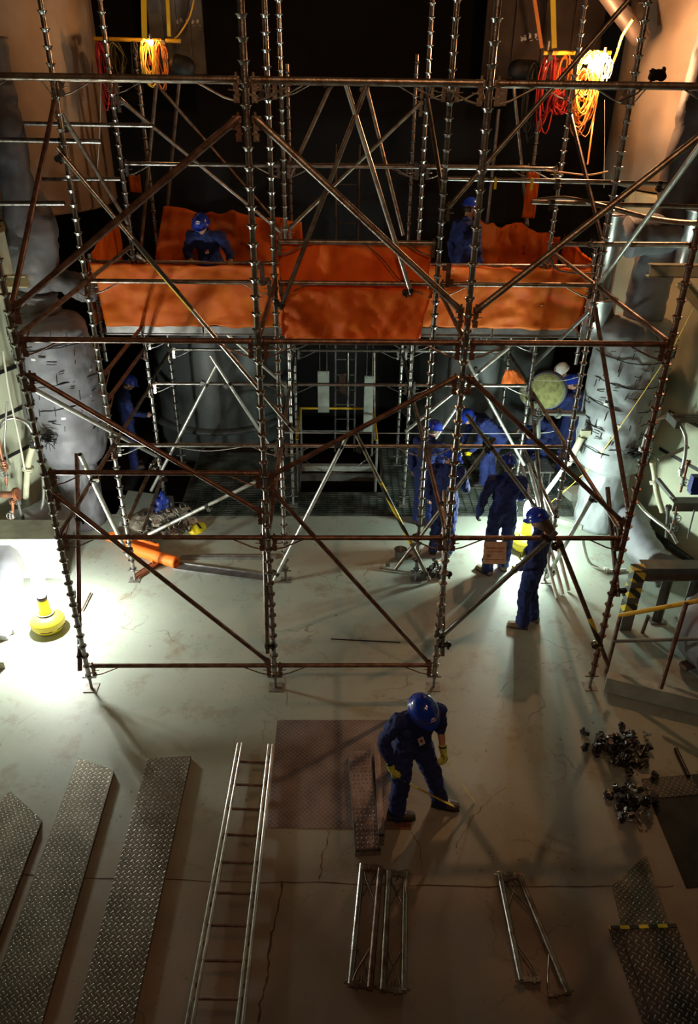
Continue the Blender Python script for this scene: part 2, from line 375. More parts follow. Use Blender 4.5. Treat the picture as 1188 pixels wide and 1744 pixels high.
# big curved duct walls above both side walls
def duct(name, cx, cy, r, z0, z1, label):
    d = MB(); pr = [(r*.97, z0), (r, z0+.04), (r, z0+2.2), (r*1.0, z0+4.4), (r, z1)]
    d.lathe(pr, (cx, cy, 0), 64); o = d.obj(name, TANW)
    e = MB(); e.lathe([(r+.001, 7.35), (r+.012, 7.35), (r+.012, 7.362), (r+.001, 7.362)], (cx, cy, 0), 64); e.obj('weld_seam', COPPER, o)
    return tag(o, label, 'duct')
duct('curved_duct', -5.55, 13.0, 1.95, 4.3, 10.95, 'large tan round duct shell filling the upper left corner, shadow of a cable on it')
duct('curved_duct', 6.95, 12.9, 2.5, 4.7, 10.95, 'large tan round duct shell glowing orange in the upper right corner')
# dark vessels at the back
def vessel(cx, cy, r, label):
    d = MB(); d.lathe([(r*.99, -.8), (r, -.7), (r, 2.85), (r*.99, 2.9), (.01, 3.05)], (cx, cy, 0), 56); o = d.obj('dark_vessel', VESSEL); tag(o, label, 'vessel')
    e = MB(); e.lathe([(r+.001, .25), (r+.18, .25), (r+.18, .31), (r+.001, .31)], (cx, cy, 0), 56); e.obj('base_flange', VESSEL, o)
    e = MB(); e.lathe([(r+.001, 2.6), (r+.02, 2.6), (r+.02, 2.66), (r+.001, 2.66)], (cx, cy, 0), 56); e.obj('weld_band', VESSEL, o)
    return o
vessel(-2.25, 14.35, 1.35, 'dark round steel vessel standing behind the left half of the grating')
vR = vessel(2.95, 14.25, 1.40, 'dark round steel vessel behind the bending worker, chalk writing on its side')
ch = MB()
for r_ in range(4):
    for q in range(5):
        a = math.radians(252+q*2.2+random.uniform(-.4, .4)); z = 2.45-r_*.11
        for s_ in range(3):
            da = random.uniform(-.9, .9)*math.radians(1); dz = random.uniform(-.035, .035)
            p = [Vector((2.95+1.408*math.cos(a+k*da), 14.25+1.408*math.sin(a+k*da), z+k*dz+random.uniform(-.01, .01))) for k in (-1, 1)]
            ch.tube(p[0], p[1], .004, 5)
ch.obj('chalk_writing', MARK, vR)
# upper steel panels behind the hanging lamps
def steelpanel(x0, x1, Y, z0, z1, label, m=GREYP):
    d = MB(); d.box(((x0+x1)/2, Y, (z0+z1)/2), (x1-x0, .08, z1-z0)); o = d.obj('bulkhead', m); tag(o, label, 'bulkhead')
    e = MB()
    for k in range(1, 4): e.box((x0+(x1-x0)*k/4, Y-.06, (z0+z1)/2), (.03, .04, z1-z0))
    e.obj('panel_rib', m, o); return o
p1 = steelpanel(-2.85, -2.02, 13.6, 6.15, 8.4, 'grey steel bulkhead behind the hanging cables at upper left')
p2 = steelpanel(2.3, 4.1, 13.4, 6.15, 8.4, 'brown steel bulkhead behind the hanging cables at upper right', mat('brown_panel', (.05, .032, .026), .55, .2, (.03, .018, .015), 4))
for par, xs, y_, z_ in ((p1, (-2.42, -2.34, -2.26, -2.16, -2.08), 13.55, 6.83), (p2, (2.86, 2.92, 3.0, 3.1), 13.35, 6.7)):
    t = MB()
    for x in xs:
        for k in range(3): t.box((x+random.uniform(-.02, .02), y_, z_+random.uniform(-.05, .05)), (.035, .006, .010 if k else .05), Matrix.Rotation(random.uniform(-.6, .6), 3, 'Y'))
    t.obj('stencil_mark', MARK, par)

# grating panels
def grating(x0, x1, y0, y1, label, p=.062, q=.125):
    g = MB(); n = int((x1-x0)/q)
    for i in range(n+1): g.box((x0+(x1-x0)*i/n, (y0+y1)/2, -.018), (.007, y1-y0, .036))
    n = int((y1-y0)/p)
    for i in range(n+1): g.box(((x0+x1)/2, y0+(y1-y0)*i/n, -.012), (x1-x0, .010, .024))
    for x in (x0, x1): g.box((x, (y0+y1)/2, -.02), (.014, y1-y0, .042))
    return tag(g.obj('floor_grating', GRATE), label, 'grating', 'steel floor gratings behind the slab')
grating(-2.5, -.62, 10.30, 12.6, 'steel floor grating left of the chained hatch')
grating(-.60, .88, 10.30, 11.05, 'steel floor grating in front of the chained hatch')
grating(.90, 2.45, 10.30, 12.8, 'steel floor grating under the bending worker')
grating(2.47, 4.55, 10.30, 13.1, 'steel floor grating beside the right insulated vessel')
b = MB()
for x in (-2.51, -.61, .89, 2.46, 3.93): b.box((x, 11.6, -.09), (.05, 2.7, .12))
b.box((0.8, 12.0, -.2), (6.6, .08, .12)); setting(b.obj('trim_6', GREYP))

# ================================================================== SCAFFOLD
XA, XB, XC, XD = -2.775, -.665, 1.163, 2.992
Y1, Y2, Y3, Y4 = 6.344, 8.473, 10.62, 12.148
XS = dict(A=XA, B=XB, C=XC, D=XD); YS = {'1': Y1, '2': Y2, '3': Y3, '4': Y4}
PITCHZ = .1425; Z0 = .33
ring_prof = [(.027, -.022), (.031, -.020), (.035, -.004), (.047, .006), (.048, .012), (.043, .012), (.032, .001), (.027, .001)]
rg = MB(); rg.lathe(ring_prof, (0, 0, 0), 16, caps=False)
RING = {'g': rg.mesh('ring', RINGM), 'r': rg.mesh('ring', RINGR)}
bp_ = MB(); bp_.box((0, 0, .004), (.15, .15, .008)); bp_.tube((0, 0, .008), (0, 0, .25), .017, 10); bp_.box((0, 0, .16), (.16, .014, .014)); bp_.tube((0, 0, .15), (0, 0, .18), .028, 8)
JACK = bp_.mesh('base_jack', mat('jack_steel', (.24, .235, .21), .55, .3, (.15, .13, .11), 12))
rown = {'1': 'front row', '2': 'second row', '3': 'third row', '4': 'rearmost row'}
coln = {'A': 'leftmost', 'B': 'second', 'C': 'third', 'D': 'rightmost'}
def post(x, y, zt, zb, label, kind='g', group='ringed scaffold posts', jack=True):
    e = empty('scaffold_post', (x, y, zb), label, 'scaffold post', group)
    t = MB(); z_ = .2 if jack else 0
    t.tube((0, 0, z_), (0, 0, zt-zb), .0265, 14, hollow=1); t.obj('post_tube', RUST if kind == 'r' else GALV, e)
    k = int(math.ceil((zb+.12-Z0)/PITCHZ)) if jack or zb > .3 else 0
    while Z0+k*PITCHZ < zt-.02:
        z = Z0+k*PITCHZ
        if z > zb+.1: inst(RING[kind], 'ring', e, (0, 0, z-zb))
        k += 1
    if jack: inst(JACK, 'base_jack', e)
    return e
for r in '1234':
    for c in 'ABCD':
        zt = {'1': 7.35, '2': 7.55, '3': 6.98 if c in 'BC' else 7.9, '4': {'A': 6.4, 'B': 6.28, 'C': 6.42, 'D': 6.6}[c]}[r]
        post(XS[c], YS[r], zt, 0 if r in '12' or c in 'AD' else 0, '%s ringed scaffold post of the %s, %s' % (
            {'1': 'brown', '2': 'shiny', '3': 'slim grey', '4': 'dim far'}[r], rown[r],
            {'A': 'the leftmost of four', 'B': 'left of the middle bay', 'C': 'right of the middle bay', 'D': 'the rightmost of four'}[c]),
            'r' if r == '1' and c in 'D' else 'g')
post(-3.37, Y3-.02, 3.98, 2.45, 'short ringed post at the left end of the orange platform', jack=False)
post(3.63, Y3-.02, 4.15, 2.45, 'short ringed post at the right end of the orange platform', jack=False)
# ledger bracket: ragged wedge head hanging one ring pitch below the tube
bk = MB()
bk.box((.030, 0, 0), (.070, .034, .046)); bk.box((.018, 0, -.065), (.030, .020, .120)); bk.box((.022, 0, -.135), (.042, .032, .034)); bk.box((.012, 0, -.098), (.042, .028, .018))
bk.box((.034, 0, -.052), (.020, .010, .05)); bk.box((.034, 0, -.112), (.022, .010, .03)); bk.tube((.0, 0, -.072), (.085, 0, -.066), .005, 6); bk.box((.020, 0, .034), (.018, .012, .030))
BK = {}
for k_, m_ in (('r', RUST), ('g', GALV), ('d', DULL)): BK[k_] = bk.mesh('end_bracket', m_)
rd = MB(); rd.path([(.045, 0, -.135), (.12, 0, -.115), (.31, 0, -.022)], .008, 6)
ROD = {}
for k_, m_ in (('r', RUST), ('g', GALV), ('d', DULL)): ROD[k_] = rd.mesh('corner_rod', m_)
TM = {'r': RUST, 'g': GALV, 'd': DULL, 'p': PALE}
def ledger(p0, p1, label, k='g', group=None, rods=(1, 1), r=.0258, tilt=0.):
    p0, p1 = Vector(p0), Vector(p1); d = p1-p0; Ln = d.length; a = math.atan2(d.y, d.x); el = math.asin(max(-1, min(1, d.z/Ln)))
    e = empty('ledger_tube', p0, label, 'scaffold ledger', group, (tilt, -el, a))
    t = MB(); t.tube((.055, 0, 0), (Ln-.055, 0, 0), r, 12); t.obj('tube', TM[k], e)
    kk = k if k in BK else 'g'
    inst(BK[kk], 'end_bracket', e, (.045, 0, 0)); inst(BK[kk], 'end_bracket', e, (Ln-.045, 0, 0), (0, 0, PI))
    if rods[0]: inst(ROD[kk], 'corner_rod', e, (.045, 0, 0))
    if rods[1]: inst(ROD[kk], 'corner_rod', e, (Ln-.045, 0, 0), (0, 0, PI))
    return e
bayn = {'AB': 'left bay', 'BC': 'middle bay', 'CD': 'right bay'}
def row_ledgers(r, z, bays, lev, k, adj):
    for q in bays:
        ledger((XS[q[0]], YS[r], z), (XS[q[1]], YS[r], z), '%s ledger of the %s, %s, %s' % (adj, rown[r], bayn[q], lev), k, 'ledgers along the %s' % rown[r])
A3_ = ('AB', 'BC', 'CD')
row_ledgers('1', .335, ('AB', 'BC'), 'just above the floor', 'r', 'brown')
row_ledgers('1', 2.045, A3_, 'level with the workers', 'r', 'brown')
row_ledgers('1', 2.78, ('AB',), 'the extra one between two others', 'r', 'reddish')
row_ledgers('1', 4.08, A3_, 'just under the orange sheets', 'r', 'brown')
row_ledgers('1', 6.06, A3_, 'topmost of all', 'd', 'thick')
row_ledgers('2', 2.08, A3_, 'above the workers on the grating', 'g', 'lit')
row_ledgers('2', 4.10, A3_, 'crossing the orange sheets', 'd', 'grey')
row_ledgers('2', 6.05, A3_, 'highest, behind the thick front one', 'd', 'grey')
row_ledgers('3', 2.10, A3_, 'in front of the dark vessels', 'g', 'lit')
row_ledgers('3', 5.11, A3_, 'against the dark above the orange sheets', 'g', 'thin')
row_ledgers('3', 6.05, A3_, 'highest of that row', 'd', 'dim')
row_ledgers('4', 2.14, A3_, 'under the orange platform', 'g', 'pale')
row_ledgers('4', 5.00, ('BC', 'CD'), 'against the darkness', 'd', 'dim')
for q in A3_:
    ledger((XS[q[0]], Y3, 2.78), (XS[q[1]], Y3, 2.78), 'grey ledger tube carrying the front edge of the platform, %s' % bayn[q], 'g', 'ledgers carrying the platform')
    ledger((XS[q[0]], Y4, 2.78), (XS[q[1]], Y4, 2.78), 'grey ledger tube carrying the rear edge of the platform, %s' % bayn[q], 'd', 'ledgers carrying the platform')
# guard rails of the platform
for q in ('AB', 'CD'):
    for z, nm in ((3.42, 'middle'), (3.87, 'top')):
        ledger((XS[q[0]], Y3, z), (XS[q[1]], Y3, z), 'bright %s guard rail in front of the %s orange sheet' % (nm, 'left' if q == 'AB' else 'right'), 'g', 'guard rails of the orange platform')
for z, nm in ((3.42, 'middle'), (3.87, 'top')):
    ledger((-3.37, Y3-.02, z), (XA, Y3, z), 'short %s guard rail at the left end of the platform' % nm, 'g', 'guard rails of the orange platform')
    ledger((XD, Y3, z), (3.63, Y3-.02, z), 'short %s guard rail at the right end of the platform' % nm, 'g', 'guard rails of the orange platform')
ledger((XB, Y2, 4.54), (XC, Y2, 4.54), 'dull top guard rail over the middle orange sheet', 'd', 'guard rails of the orange platform')
# ledgers running back
def deep(c, r0, r1, z, lev, k='d', adj='brown'):
    ledger((XS[c], YS[r0], z), (XS[c], YS[r1], z), '%s ledger running back, %s to %s, at %s posts, %s' % (adj, rown[r0], rown[r1], coln[c], lev), k, 'ledgers running back')
for c in 'ABCD':
    for r0, r1 in (('1', '2'), ('2', '3')):
        deep(c, r0, r1, 2.06, 'above head height', 'r' if r0 == '1' else 'd')
        if not (c in 'BC' and r0 == '2'): deep(c, r0, r1, 4.09, 'at platform height', 'r' if r0 == '1' else 'd')
        deep(c, r0, r1, 6.055, 'at the very top', 'd', 'dim')
    deep(c, '3', '4', 2.80, 'under the deck', 'd', 'dim'); deep(c, '3', '4', 2.1, 'low in the shade', 'd', 'dim')
deep('A', '2', '3', 2.65, 'below the platform', 'r'); deep('A', '2', '3', 2.97, 'touching the platform corner', 'r')
# fitted diagonals
def brace(p0, p1, label, k='r', group='diagonal braces of the scaffold', r=.0245, tape=None):
    p0, p1 = Vector(p0), Vector(p1); h = (p1-p0); h.z = 0; h.normalize()
    e = empty('diagonal_brace', p0, label, 'diagonal brace', group)
    a = Vector((0, 0, 0))+h*.075; b_ = (p1-p0)-h*.075; d = (b_-a).normalized()
    t = MB(); t.path([a-d*.03, a+d*.015, a+d*.10, b_-d*.10, b_-d*.015, b_+d*.03], [r*.7, r*1.15, r, r, r*1.15, r*.7], 12); t.obj('tube', TM[k], e)
    for q, sg in ((Vector((0, 0, 0)), 1), (p1-p0, -1)):
        m = inst(BK[k if k in BK else 'g'], 'end_bracket', e, q+h*.045*sg-Vector((0, 0, 0.0)), (0, 0, math.atan2(h.y*sg, h.x*sg)))
    if tape:
        s0, s1 = tape; t = MB(); t.tube(a.lerp(b_, s0), a.lerp(b_, s1), r+.0015, 12, cap=False); t.obj('hazard_tape', HAZ, e)
    return e
def N(c, r, z): return (XS[c], YS[r], z)
brace(N('B', '1', 5.80), N('A', '1', 4.37), 'thick rusty diagonal of the front row rising over the left bay', 'r', r=.028)
brace(N('B', '1', 5.80), N('C', '1', 4.37), 'thick diagonal of the front row falling across the middle orange sheet', 'd', r=.028)
brace(N('D', '1', 5.80), N('C', '1', 4.37), 'thick diagonal of the front row rising over the right orange sheet', 'd', r=.028)
brace(N('A', '1', 3.75), N('B', '1', 2.36), 'rust-red diagonal of the front row falling across the left bay', 'r')
brace(N('C', '1', 3.75), N('B', '1', 2.76), 'rust-red diagonal of the front row rising across the middle bay', 'r')
brace(N('C', '1', 3.75), N('D', '1', 2.25), 'rust-red diagonal of the front row falling across the right bay', 'r')
brace(N('A', '1', 2.52), N('B', '1', .40), 'long dark diagonal over the lit floor ending at the second front post', 'r')
brace(N('B', '1', 2.58), N('C', '1', .37), 'long dark diagonal over the lit floor ending at the third front post', 'r')
# depth diagonals
brace(N('A', '2', 5.85), N('A', '1', 4.35), 'steep rusty diagonal at the left edge running back to the second row', 'r')
brace(N('A', '2', 5.75), N('A', '3', 4.40), 'grey steep diagonal behind the leftmost second-row post', 'd')
brace(N('D', '1', 5.85), N('D', '2', 4.15), 'pale diagonal at the right edge crossing the thick front diagonal', 'p')
brace(N('D', '3', 5.75), N('D', '2', 4.55), 'thin dark diagonal among the cables at upper right', 'r')
brace(N('D', '2', 3.85), N('D', '1', 2.35), 'rusty steep diagonal in front of the right insulated vessel', 'r')
brace(N('D', '2', 3.80), N('D', '3', 2.46), 'grey diagonal from the right platform corner down to the left', 'g')
brace(N('C', '3', 5.90), N('C', '2', 5.05), 'short yellowish diagonal left of the dark worker on the platform', 'd')
brace(N('D', '2', 6.9), N('C', '2', 4.92), 'thin diagonal passing behind the third front post near the top', 'd')
brace(N('A', '3', 5.85), N('B', '3', 4.30), 'thin bright diagonal above the worker leaning on the orange sheet', 'g')
brace(N('C', '3', 5.85), N('B', '3', 4.35), 'thin diagonal rising rightward across the dark middle top', 'd')
brace(N('A', '4', 6.2), N('B', '4', 4.0), 'dim far diagonal behind the upper left diagonal', 'd')
brace(N('A', '3', 3.95), N('B', '3', 2.08), 'bright diagonal falling rightward across the left orange sheet', 'p')
brace(N('A', '1', 3.62), N('A', '3', .9), 'pale long diagonal just below the rust-red one at left', 'p')
brace(N('A', '3', .95), N('A', '2', .90), 'short low rail behind the second-row left post', 'd')
# loose tubes with swivel clamps
def clampmesh(mb, c, R):
    mb.tube(Vector(c)-R @ Vector((0, 0, .026)), Vector(c)+R @ Vector((0, 0, .026)), .033, 10)
    Q = R @ Matrix.Rotation(PI/2, 3, 'X'); o = Vector(c)+R @ Vector((.062, 0, 0))
    mb.tube(o-Q @ Vector((0, 0, .026)), o+Q @ Vector((0, 0, .026)), .033, 10)
    mb.box(Vector(c)+R @ Vector((.031, 0, 0)), (.03, .05, .05), R)
    mb.tube(Vector(c)+R @ Vector((-.02, .05, 0)), Vector(c)+R @ Vector((.04, .05, 0)), .007, 6); mb.tube(Vector(c)+R @ Vector((.035, .05, 0)), Vector(c)+R @ Vector((.055, .05, 0)), .013, 6)
    mb.box(Vector(c)+R @ Vector((0, .04, 0)), (.02, .03, .034), R); mb.box(o+R @ Vector((0, 0, .04)), (.02, .034, .03), R)
def loose(p0, p1, label, m=None, clamps=(), r=.0262, tape=None, cat='scaffold tube', group='tubes clamped across the scaffold', name='scaffold_tube'):
    p0, p1 = Vector(p0), Vector(p1); mid = p0 if p0.z < p1.z else p1
    e = empty(name, mid, label, cat, group); d = (p1-p0)
    t = MB(); t.tube(p0-mid, p1-mid, r, 12, hollow=1); t.obj('tube', m or DULL, e)
    for c in clamps:
        q = MB(); clampmesh(q, (0, 0, 0), align(d)); q.obj('swivel_clamp', CLAMPM, e, p0.lerp(p1, c)-mid)
    if tape:
        t = MB(); t.tube(p0.lerp(p1, tape[0])-mid, p0.lerp(p1, tape[1])-mid, r+.002, 12, cap=False); t.obj('hazard_tape', HAZX, e)
    return e
Yc = Y2-.06
loose(atY(96, 252, Yc), atY(502, 736, Yc), 'very long tube with yellow and black tape falling across the left orange sheet', GALV, (.02, .97), tape=(.28, .52))
loose(atY(626, 141, Yc), atY(477, 527, Yc), 'steep dull tube crossing the left edge of the middle orange sheet', DULL, (.98,))
loose(atY(588, 141, Yc), atY(700, 500, Yc), 'steep pale tube with a clamp at its end over the middle orange sheet', PALE, (.985,))
loose(atY(565, 141, Y3+.06), atY(494, 298, Y3+.06), 'short dim tube leaning against the third row, middle top', DULL, (.03,))
loose(atY(622, 141, Y3+.06), atY(686, 401, Y3+.06), 'steep dim brown tube in the dark middle above the orange sheet', DULL, (.03,))
loose(atY(590, 744, Yc), atY(464, 993, Yc), 'shiny inclined tube below the middle ledger with its foot at the left post', PALE, (.06, .93))
loose(atY(607, 741, Yc), atY(731, 988, Yc), 'inclined tube with yellow and black tape below the middle ledger', DULL, (.08, .95), tape=(.30, .72))
loose(atY(842, 746, Yc), atY(673, 969, Yc), 'inclined tube crossing in front of the standing pair of workers', DULL, (.05, .75))
loose(atY(794, 706, Yc-.05), atY(915, 868, Yc-.05), 'inclined dark tube crossing over the bending worker', DULL, (.33,))
Yf = Y1-.06
loose(atY(947, 906, Yf), atY(745, 1090, Yf), 'thick polished inclined tube in front of the worker seen from behind', GALV, (.06, .96), r=.027)
loose(atY(951, 920, Yf), atY(1034, 1130, Yf), 'inclined tube with yellow and black tape at its foot by the right front post', RUST, (.03, .82), tape=(.60, .85))
loose(atX(131, 772, XA-.06), atX(136, 1142, XA-.06), 'tall nearly upright rusty tube at the left front post, its end hanging free', RUST, (.30, .93))
loose(atX(136, 774, XA+.06), atX(218, 946, XA+.06), 'white inclined tube behind the left front post', PALE, (.2, .93))
loose(atX(262, 786, XA+.07), atX(217, 887, XA+.07), 'grey inclined tube over the heap of debris, the nearer of two', DULL, (.1,))
loose(atX(276, 812, XA+.1), atX(242, 907, XA+.1), 'grey inclined tube over the heap of debris, the farther of two', DULL, (.05,))
loose(atY(253, 910, 9.0), atY(436, 820, 9.0), 'white tube rising rightward from the debris heap toward the second post', PALE, (.55,))
loose(atY(369, 620, Y3-.06), atY(257, 836, Y3-.06), 'pale tube falling leftward in front of the left dark vessel', PALE, (.15,))
loose(atY(358, 605, Y3-.06), atY(460, 762, Y3-.06), 'pale tube falling rightward in front of the left dark vessel', PALE, (.30,))
loose(atY(866, 592, Y3-.06), atY(690, 735, Y3-.06), 'pale tube falling leftward in front of the right dark vessel', PALE, (.28,))
loose(atY(794, 612, Y3-.06), atY(892, 792, Y3-.06), 'white tube falling rightward across the bending worker', PALE, (.2,))
loose(atY(790, 675, Y3+.06), atY(740, 748, Y3+.06), 'short pale tube behind the taller standing worker', PALE, ())
loose(atX(757, 835, XC+.06), atX(753, 1117, XC+.06), 'upright tube clamped behind the third front post, rusty foot', DULL, (.5, .93))
loose(atX(449, 850, XB-.05), atX(455, 1112, XB-.05), 'upright tube clamped behind the second front post', DULL, (.95,))
loose(atX(1034, 830, XD+.06), atX(1052, 1016, XD+.06), 'upright rusty tube clamped behind the right front post', RUST, (.95,))
loose(atX(903, 663, XD-.06), atX(923, 863, XD-.06), 'upright brown tube beside the two round insulation pads', DULL, (.1,))
loose(atX(1012, 840, XD+.02), atX(931, 983, XD+.02), 'shiny tube rising rightward from the foot of the second-row right post', PALE, (.05, .93))
loose(atX(893, 767, XD-.05), atX(946, 880, XD-.05), 'dark inclined tube left of the second-row right post', DULL, ())
loose((atY(160, 66, 12.3)), atY(308, 70, 12.3), 'yellowish horizontal bar with hanging cords at upper left', YELP, (.15, .8))
loose(atY(925, 90, 11.45), atY(1040, 90, 11.45), 'horizontal bar with the glowing cord bundle at upper right', YELP, (.1, .9))
loose(atY(30, 210, 10.0), atY(260, 214, 10.0), 'thin horizontal tube at upper left ending at a post, the higher of two', GALV, (.35,))
loose(atY(-40, 237, 9.0), atY(172, 241, 9.0), 'horizontal tube at upper left with a free right end, the lower of two', GALV, (.68,))
loose(atY(-60, 346, Y2), atY(110, 346, Y2), 'horizontal ledger tube leaving the photo at left, with corner rod', GALV, ())
loose(atY(63, 305, Y3), atY(205, 305, Y3), 'horizontal tube over the left grey elbow ending at the third row', GALV, ())
loose(atY(762, 304, 9.4), atY(1134, 313, 9.4), 'long shiny horizontal tube with yellow ties right of the dark worker', GALV, (.5, .97))
loose(atY(905, 344, 9.2), atY(1250, 354, 9.2), 'dark horizontal tube leaving the photo at right, over the curved one', DULL, (.1,))
loose(atY(960, 416, 9.0), atY(1176, 417, 7.2), 'dark horizontal tube over the grey boxed elbow at right', DULL, (.25,))
loose(atY(874, 144, 12.3), atY(898, 385, 12.3), 'slim upright tube in the dark right of the sign plate', GALV, ())
loose(atY(849, 186, 12.3), atY(829, 380, 12.3), 'slim upright tube below the sign plate', GALV, ())
loose(atY(305, 139, 12.3), atY(279, 420, 12.3), 'slim upright tube in the dark left of the leaning worker', GALV, ())
loose(atY(266, 146, 11.9), atY(240, 425, 11.9), 'slim brown upright tube beside the far left post', DULL, ())
loose(atY(592, 600, 12.9), atY(592, 745, 12.9), 'upright galvanised ladder pole in the dark gap, hatch behind it', GALV, ())
loose(atY(637, 600, 12.6), atY(637, 750, 12.6), 'second upright pole in the dark gap right of the first', DULL, ())
# curved pipe sweeping out of the picture at right
c_ = MB(); pts = [atY(905, 343, 9.6), atY(960, 338, 9.4), atY(1030, 352, 9.0), atY(1110, 372, 8.4), atY(1178, 380, 7.6), atY(1215, 376, 7.2)]
c_.path(spline(pts, 6), .028, 12); tag(c_.obj('bent_pipe', DULL), 'bent horizontal pipe sweeping right above the boxed grey elbow', 'pipe')
# bundle of three tubes leaning at the second row right post
for k_, (dx) in enumerate((0, .055, .11)):
    a = atZ(948+dx*180, 1018-6*k_, .025); bb = Vector((a.x-.36-.0*dx, a.y+1.35, 1.35))
    loose(a, bb+Vector((dx*.3, 0, 0)), ['left', 'middle', 'right'][k_]+' one of the three shiny tubes leaning beside the standing worker', PALE, (), group='leaning shiny tubes')
loose(atY(925, 845, 10.2), atY(994, 752, 10.2), 'white fat tube rising rightward behind the second-row right post', mat('white_tube', (.75, .77, .70), .4), (), r=.035)

# ------------------------------------------------------------------ platform, toe boards, orange sheets
for x0, x1, w_ in ((-3.4, -.7, 'left'), (-.64, 1.14, 'middle'), (1.2, 3.66, 'right')):
    for k in range(5):
        y = Y3+.16+k*.3; t = MB(); t.box(((x0+x1)/2, y, 2.86), (x1-x0, .285, .045))
        tag(t.obj('deck_plank', PLANKM), 'steel deck plank of the orange platform, %s section, %s from the front' % (w_, ['first', 'second', 'third', 'fourth', 'fifth'][k]), 'plank', 'deck planks of the platform')
for x0, x1, w_ in ((-3.28, -1.9, 'far left'), (-1.88, -.68, 'left of the middle'), (1.2, 2.3, 'right of the middle'), (2.32, 3.55, 'far right')):
    t = MB(); t.box(((x0+x1)/2, Y3-.045, 2.93), (x1-x0, .03, .13)); t.box(((x0+x1)/2, Y3-.068, 2.872), (x1-x0, .02, .012))
    tag(t.obj('toe_board', ALU), 'pale aluminium toe board under the orange sheet, %s' % w_, 'toe board', 'toe boards of the platform')
def sheet(P00, P10, P11, P01, label, amp=.035, nx=48, nz=22, m=ORANGE, seed=0, roll=.0, cat='sheet', th=.004, flat=False):
    """draped cloth between four corners (bottom-left, bottom-right, top-right, top-left) with folds"""
    P = [Vector(p) for p in (P00, P10, P11, P01)]; nrm = (P[1]-P[0]).cross(P[3]-P[0]).normalized(); vs = []
    for j in range(nz+1):
        v = j/nz
        for i in range(nx+1):
            u = i/nx; p = P[0].lerp(P[1], u).lerp(P[3].lerp(P[2], u), v)
            q = Vector((u*5+seed*7.3, v*2.2, seed)); e_ = amp*(noise.noise(q)*1.0+.45*noise.noise(q*2.7)+.18*noise.noise(q*6))
            e_ += amp*.6*math.sin(u*17+v*5+seed)*(.25+.75*(1-v))*.35
            p = p+nrm*e_*(1 if 0 < j < nz else .5)
            if j == 0: p.z += amp*.5*noise.noise(Vector((u*9, 0, seed)))
            if j == nz: p.z += -amp*.9*abs(noise.noise(Vector((u*6, 1, seed))))+(amp*1.2*noise.noise(Vector((u*3, 2, seed))) if amp > .1 else 0)
            vs.append(p)
    b_ = MB(); n = nx+1; back = [v-nrm*th for v in vs]
    fs = [(j*n+i, j*n+i+1, (j+1)*n+i+1, (j+1)*n+i) for j in range(nz) for i in range(nx)]
    M_ = len(vs); fb = [tuple(M_+t for t in f[::-1]) for f in fs]
    edge = [(i, i+1) for i in range(nx)]+[(nz*n+i+1, nz*n+i) for i in range(nx)]+[((j+1)*n, j*n) for j in range(nz)]+[(j*n+nx, (j+1)*n+nx) for j in range(nz)]
    fe = [(a, c, M_+c, M_+a) for a, c in edge]
    b_.add(vs+back, fs+fb+fe, True); o = b_.obj('orange_sheet' if cat == 'sheet' else 'cloth', m); return tag(o, label, cat)
ys = Y3-.085
s1 = sheet((-3.27, ys, 3.0), (-.72, ys, 2.99), (-.60, ys, 3.86), (-3.36, ys, 3.87), 'orange mesh sheet tied below the leaning worker, left platform', .07, 64, 24, seed=1)
s3 = sheet((1.28, ys, 3.02), (3.55, ys, 2.98), (3.62, ys, 3.87), (1.25, ys, 3.88), 'orange mesh sheet on the front of the right platform', .07, 60, 24, seed=2)
s2 = sheet((-.61, Y2+.045, 3.47), (1.02, Y2+.045, 3.46), (1.10, Y2+.045, 4.56), (-.62, Y2+.045, 4.56), 'largest orange mesh sheet, hung on the raised middle guard rail', .06, 56, 30, seed=3)
sheet((-.57, Y2+.0, 3.44), (.98, Y2+.0, 3.42), (1.12, Y2+.0, 4.05), (-.60, Y2+.0, 4.04), 'lower orange sheet overlapping the middle one in front', .075, 50, 18, seed=4)
sheet((-3.42, ys, 2.98), (-3.40, Y4, 2.98), (-3.35, Y4, 4.25), (-3.42, ys+.05, 3.90), 'dark orange sheet closing the left end of the platform', .06, 30, 18, seed=5)
sheet((-3.0, Y4-.07, 2.95), (-.45, Y4-.07, 2.95), (-.5, Y4-.07, 4.20), (-2.6, Y4-.07, 4.40), 'orange sheet behind the leaning worker along the rear rail', .12, 50, 20, seed=6)
sheet((1.9, Y4-.07, 2.95), (3.6, Y4-.07, 2.95), (3.55, Y4-.07, 4.02), (2.25, Y4-.07, 4.28), 'crumpled orange sheet along the rear rail, right platform', .15, 40, 20, seed=7)
sheet((3.68, ys, 2.98), (3.70, Y4, 2.98), (3.6, Y4, 4.05), (3.66, ys+.05, 3.92), 'orange sheet closing the right end of the platform', .06, 30, 18, seed=8)
sheet((-3.03, 11.9, 4.62), (-2.86, 11.9, 4.60), (-2.86, 11.9, 4.86), (-3.03, 11.9, 4.84), 'small orange pouch hanging high behind the thick left diagonal', .03, 8, 8, seed=9)
sheet((2.88, 12.0, 4.3), (3.08, 12.0, 4.3), (3.08, 12.0, 4.95), (2.9, 12.0, 4.95), 'orange cloth strip hanging behind the right posts, above the rail', .04, 10, 16, seed=10)
# ties of coiled orange light reflector: the orange folded flag at the right post
sheet((2.78, 11.6, 1.72), (3.22, 11.6, 1.78), (3.0, 11.62, 2.0), (2.82, 11.6, 2.02), 'bright orange folded rag by the white-helmeted worker', .06, 14, 8, m=ORANGEV, seed=11, cat='rag')
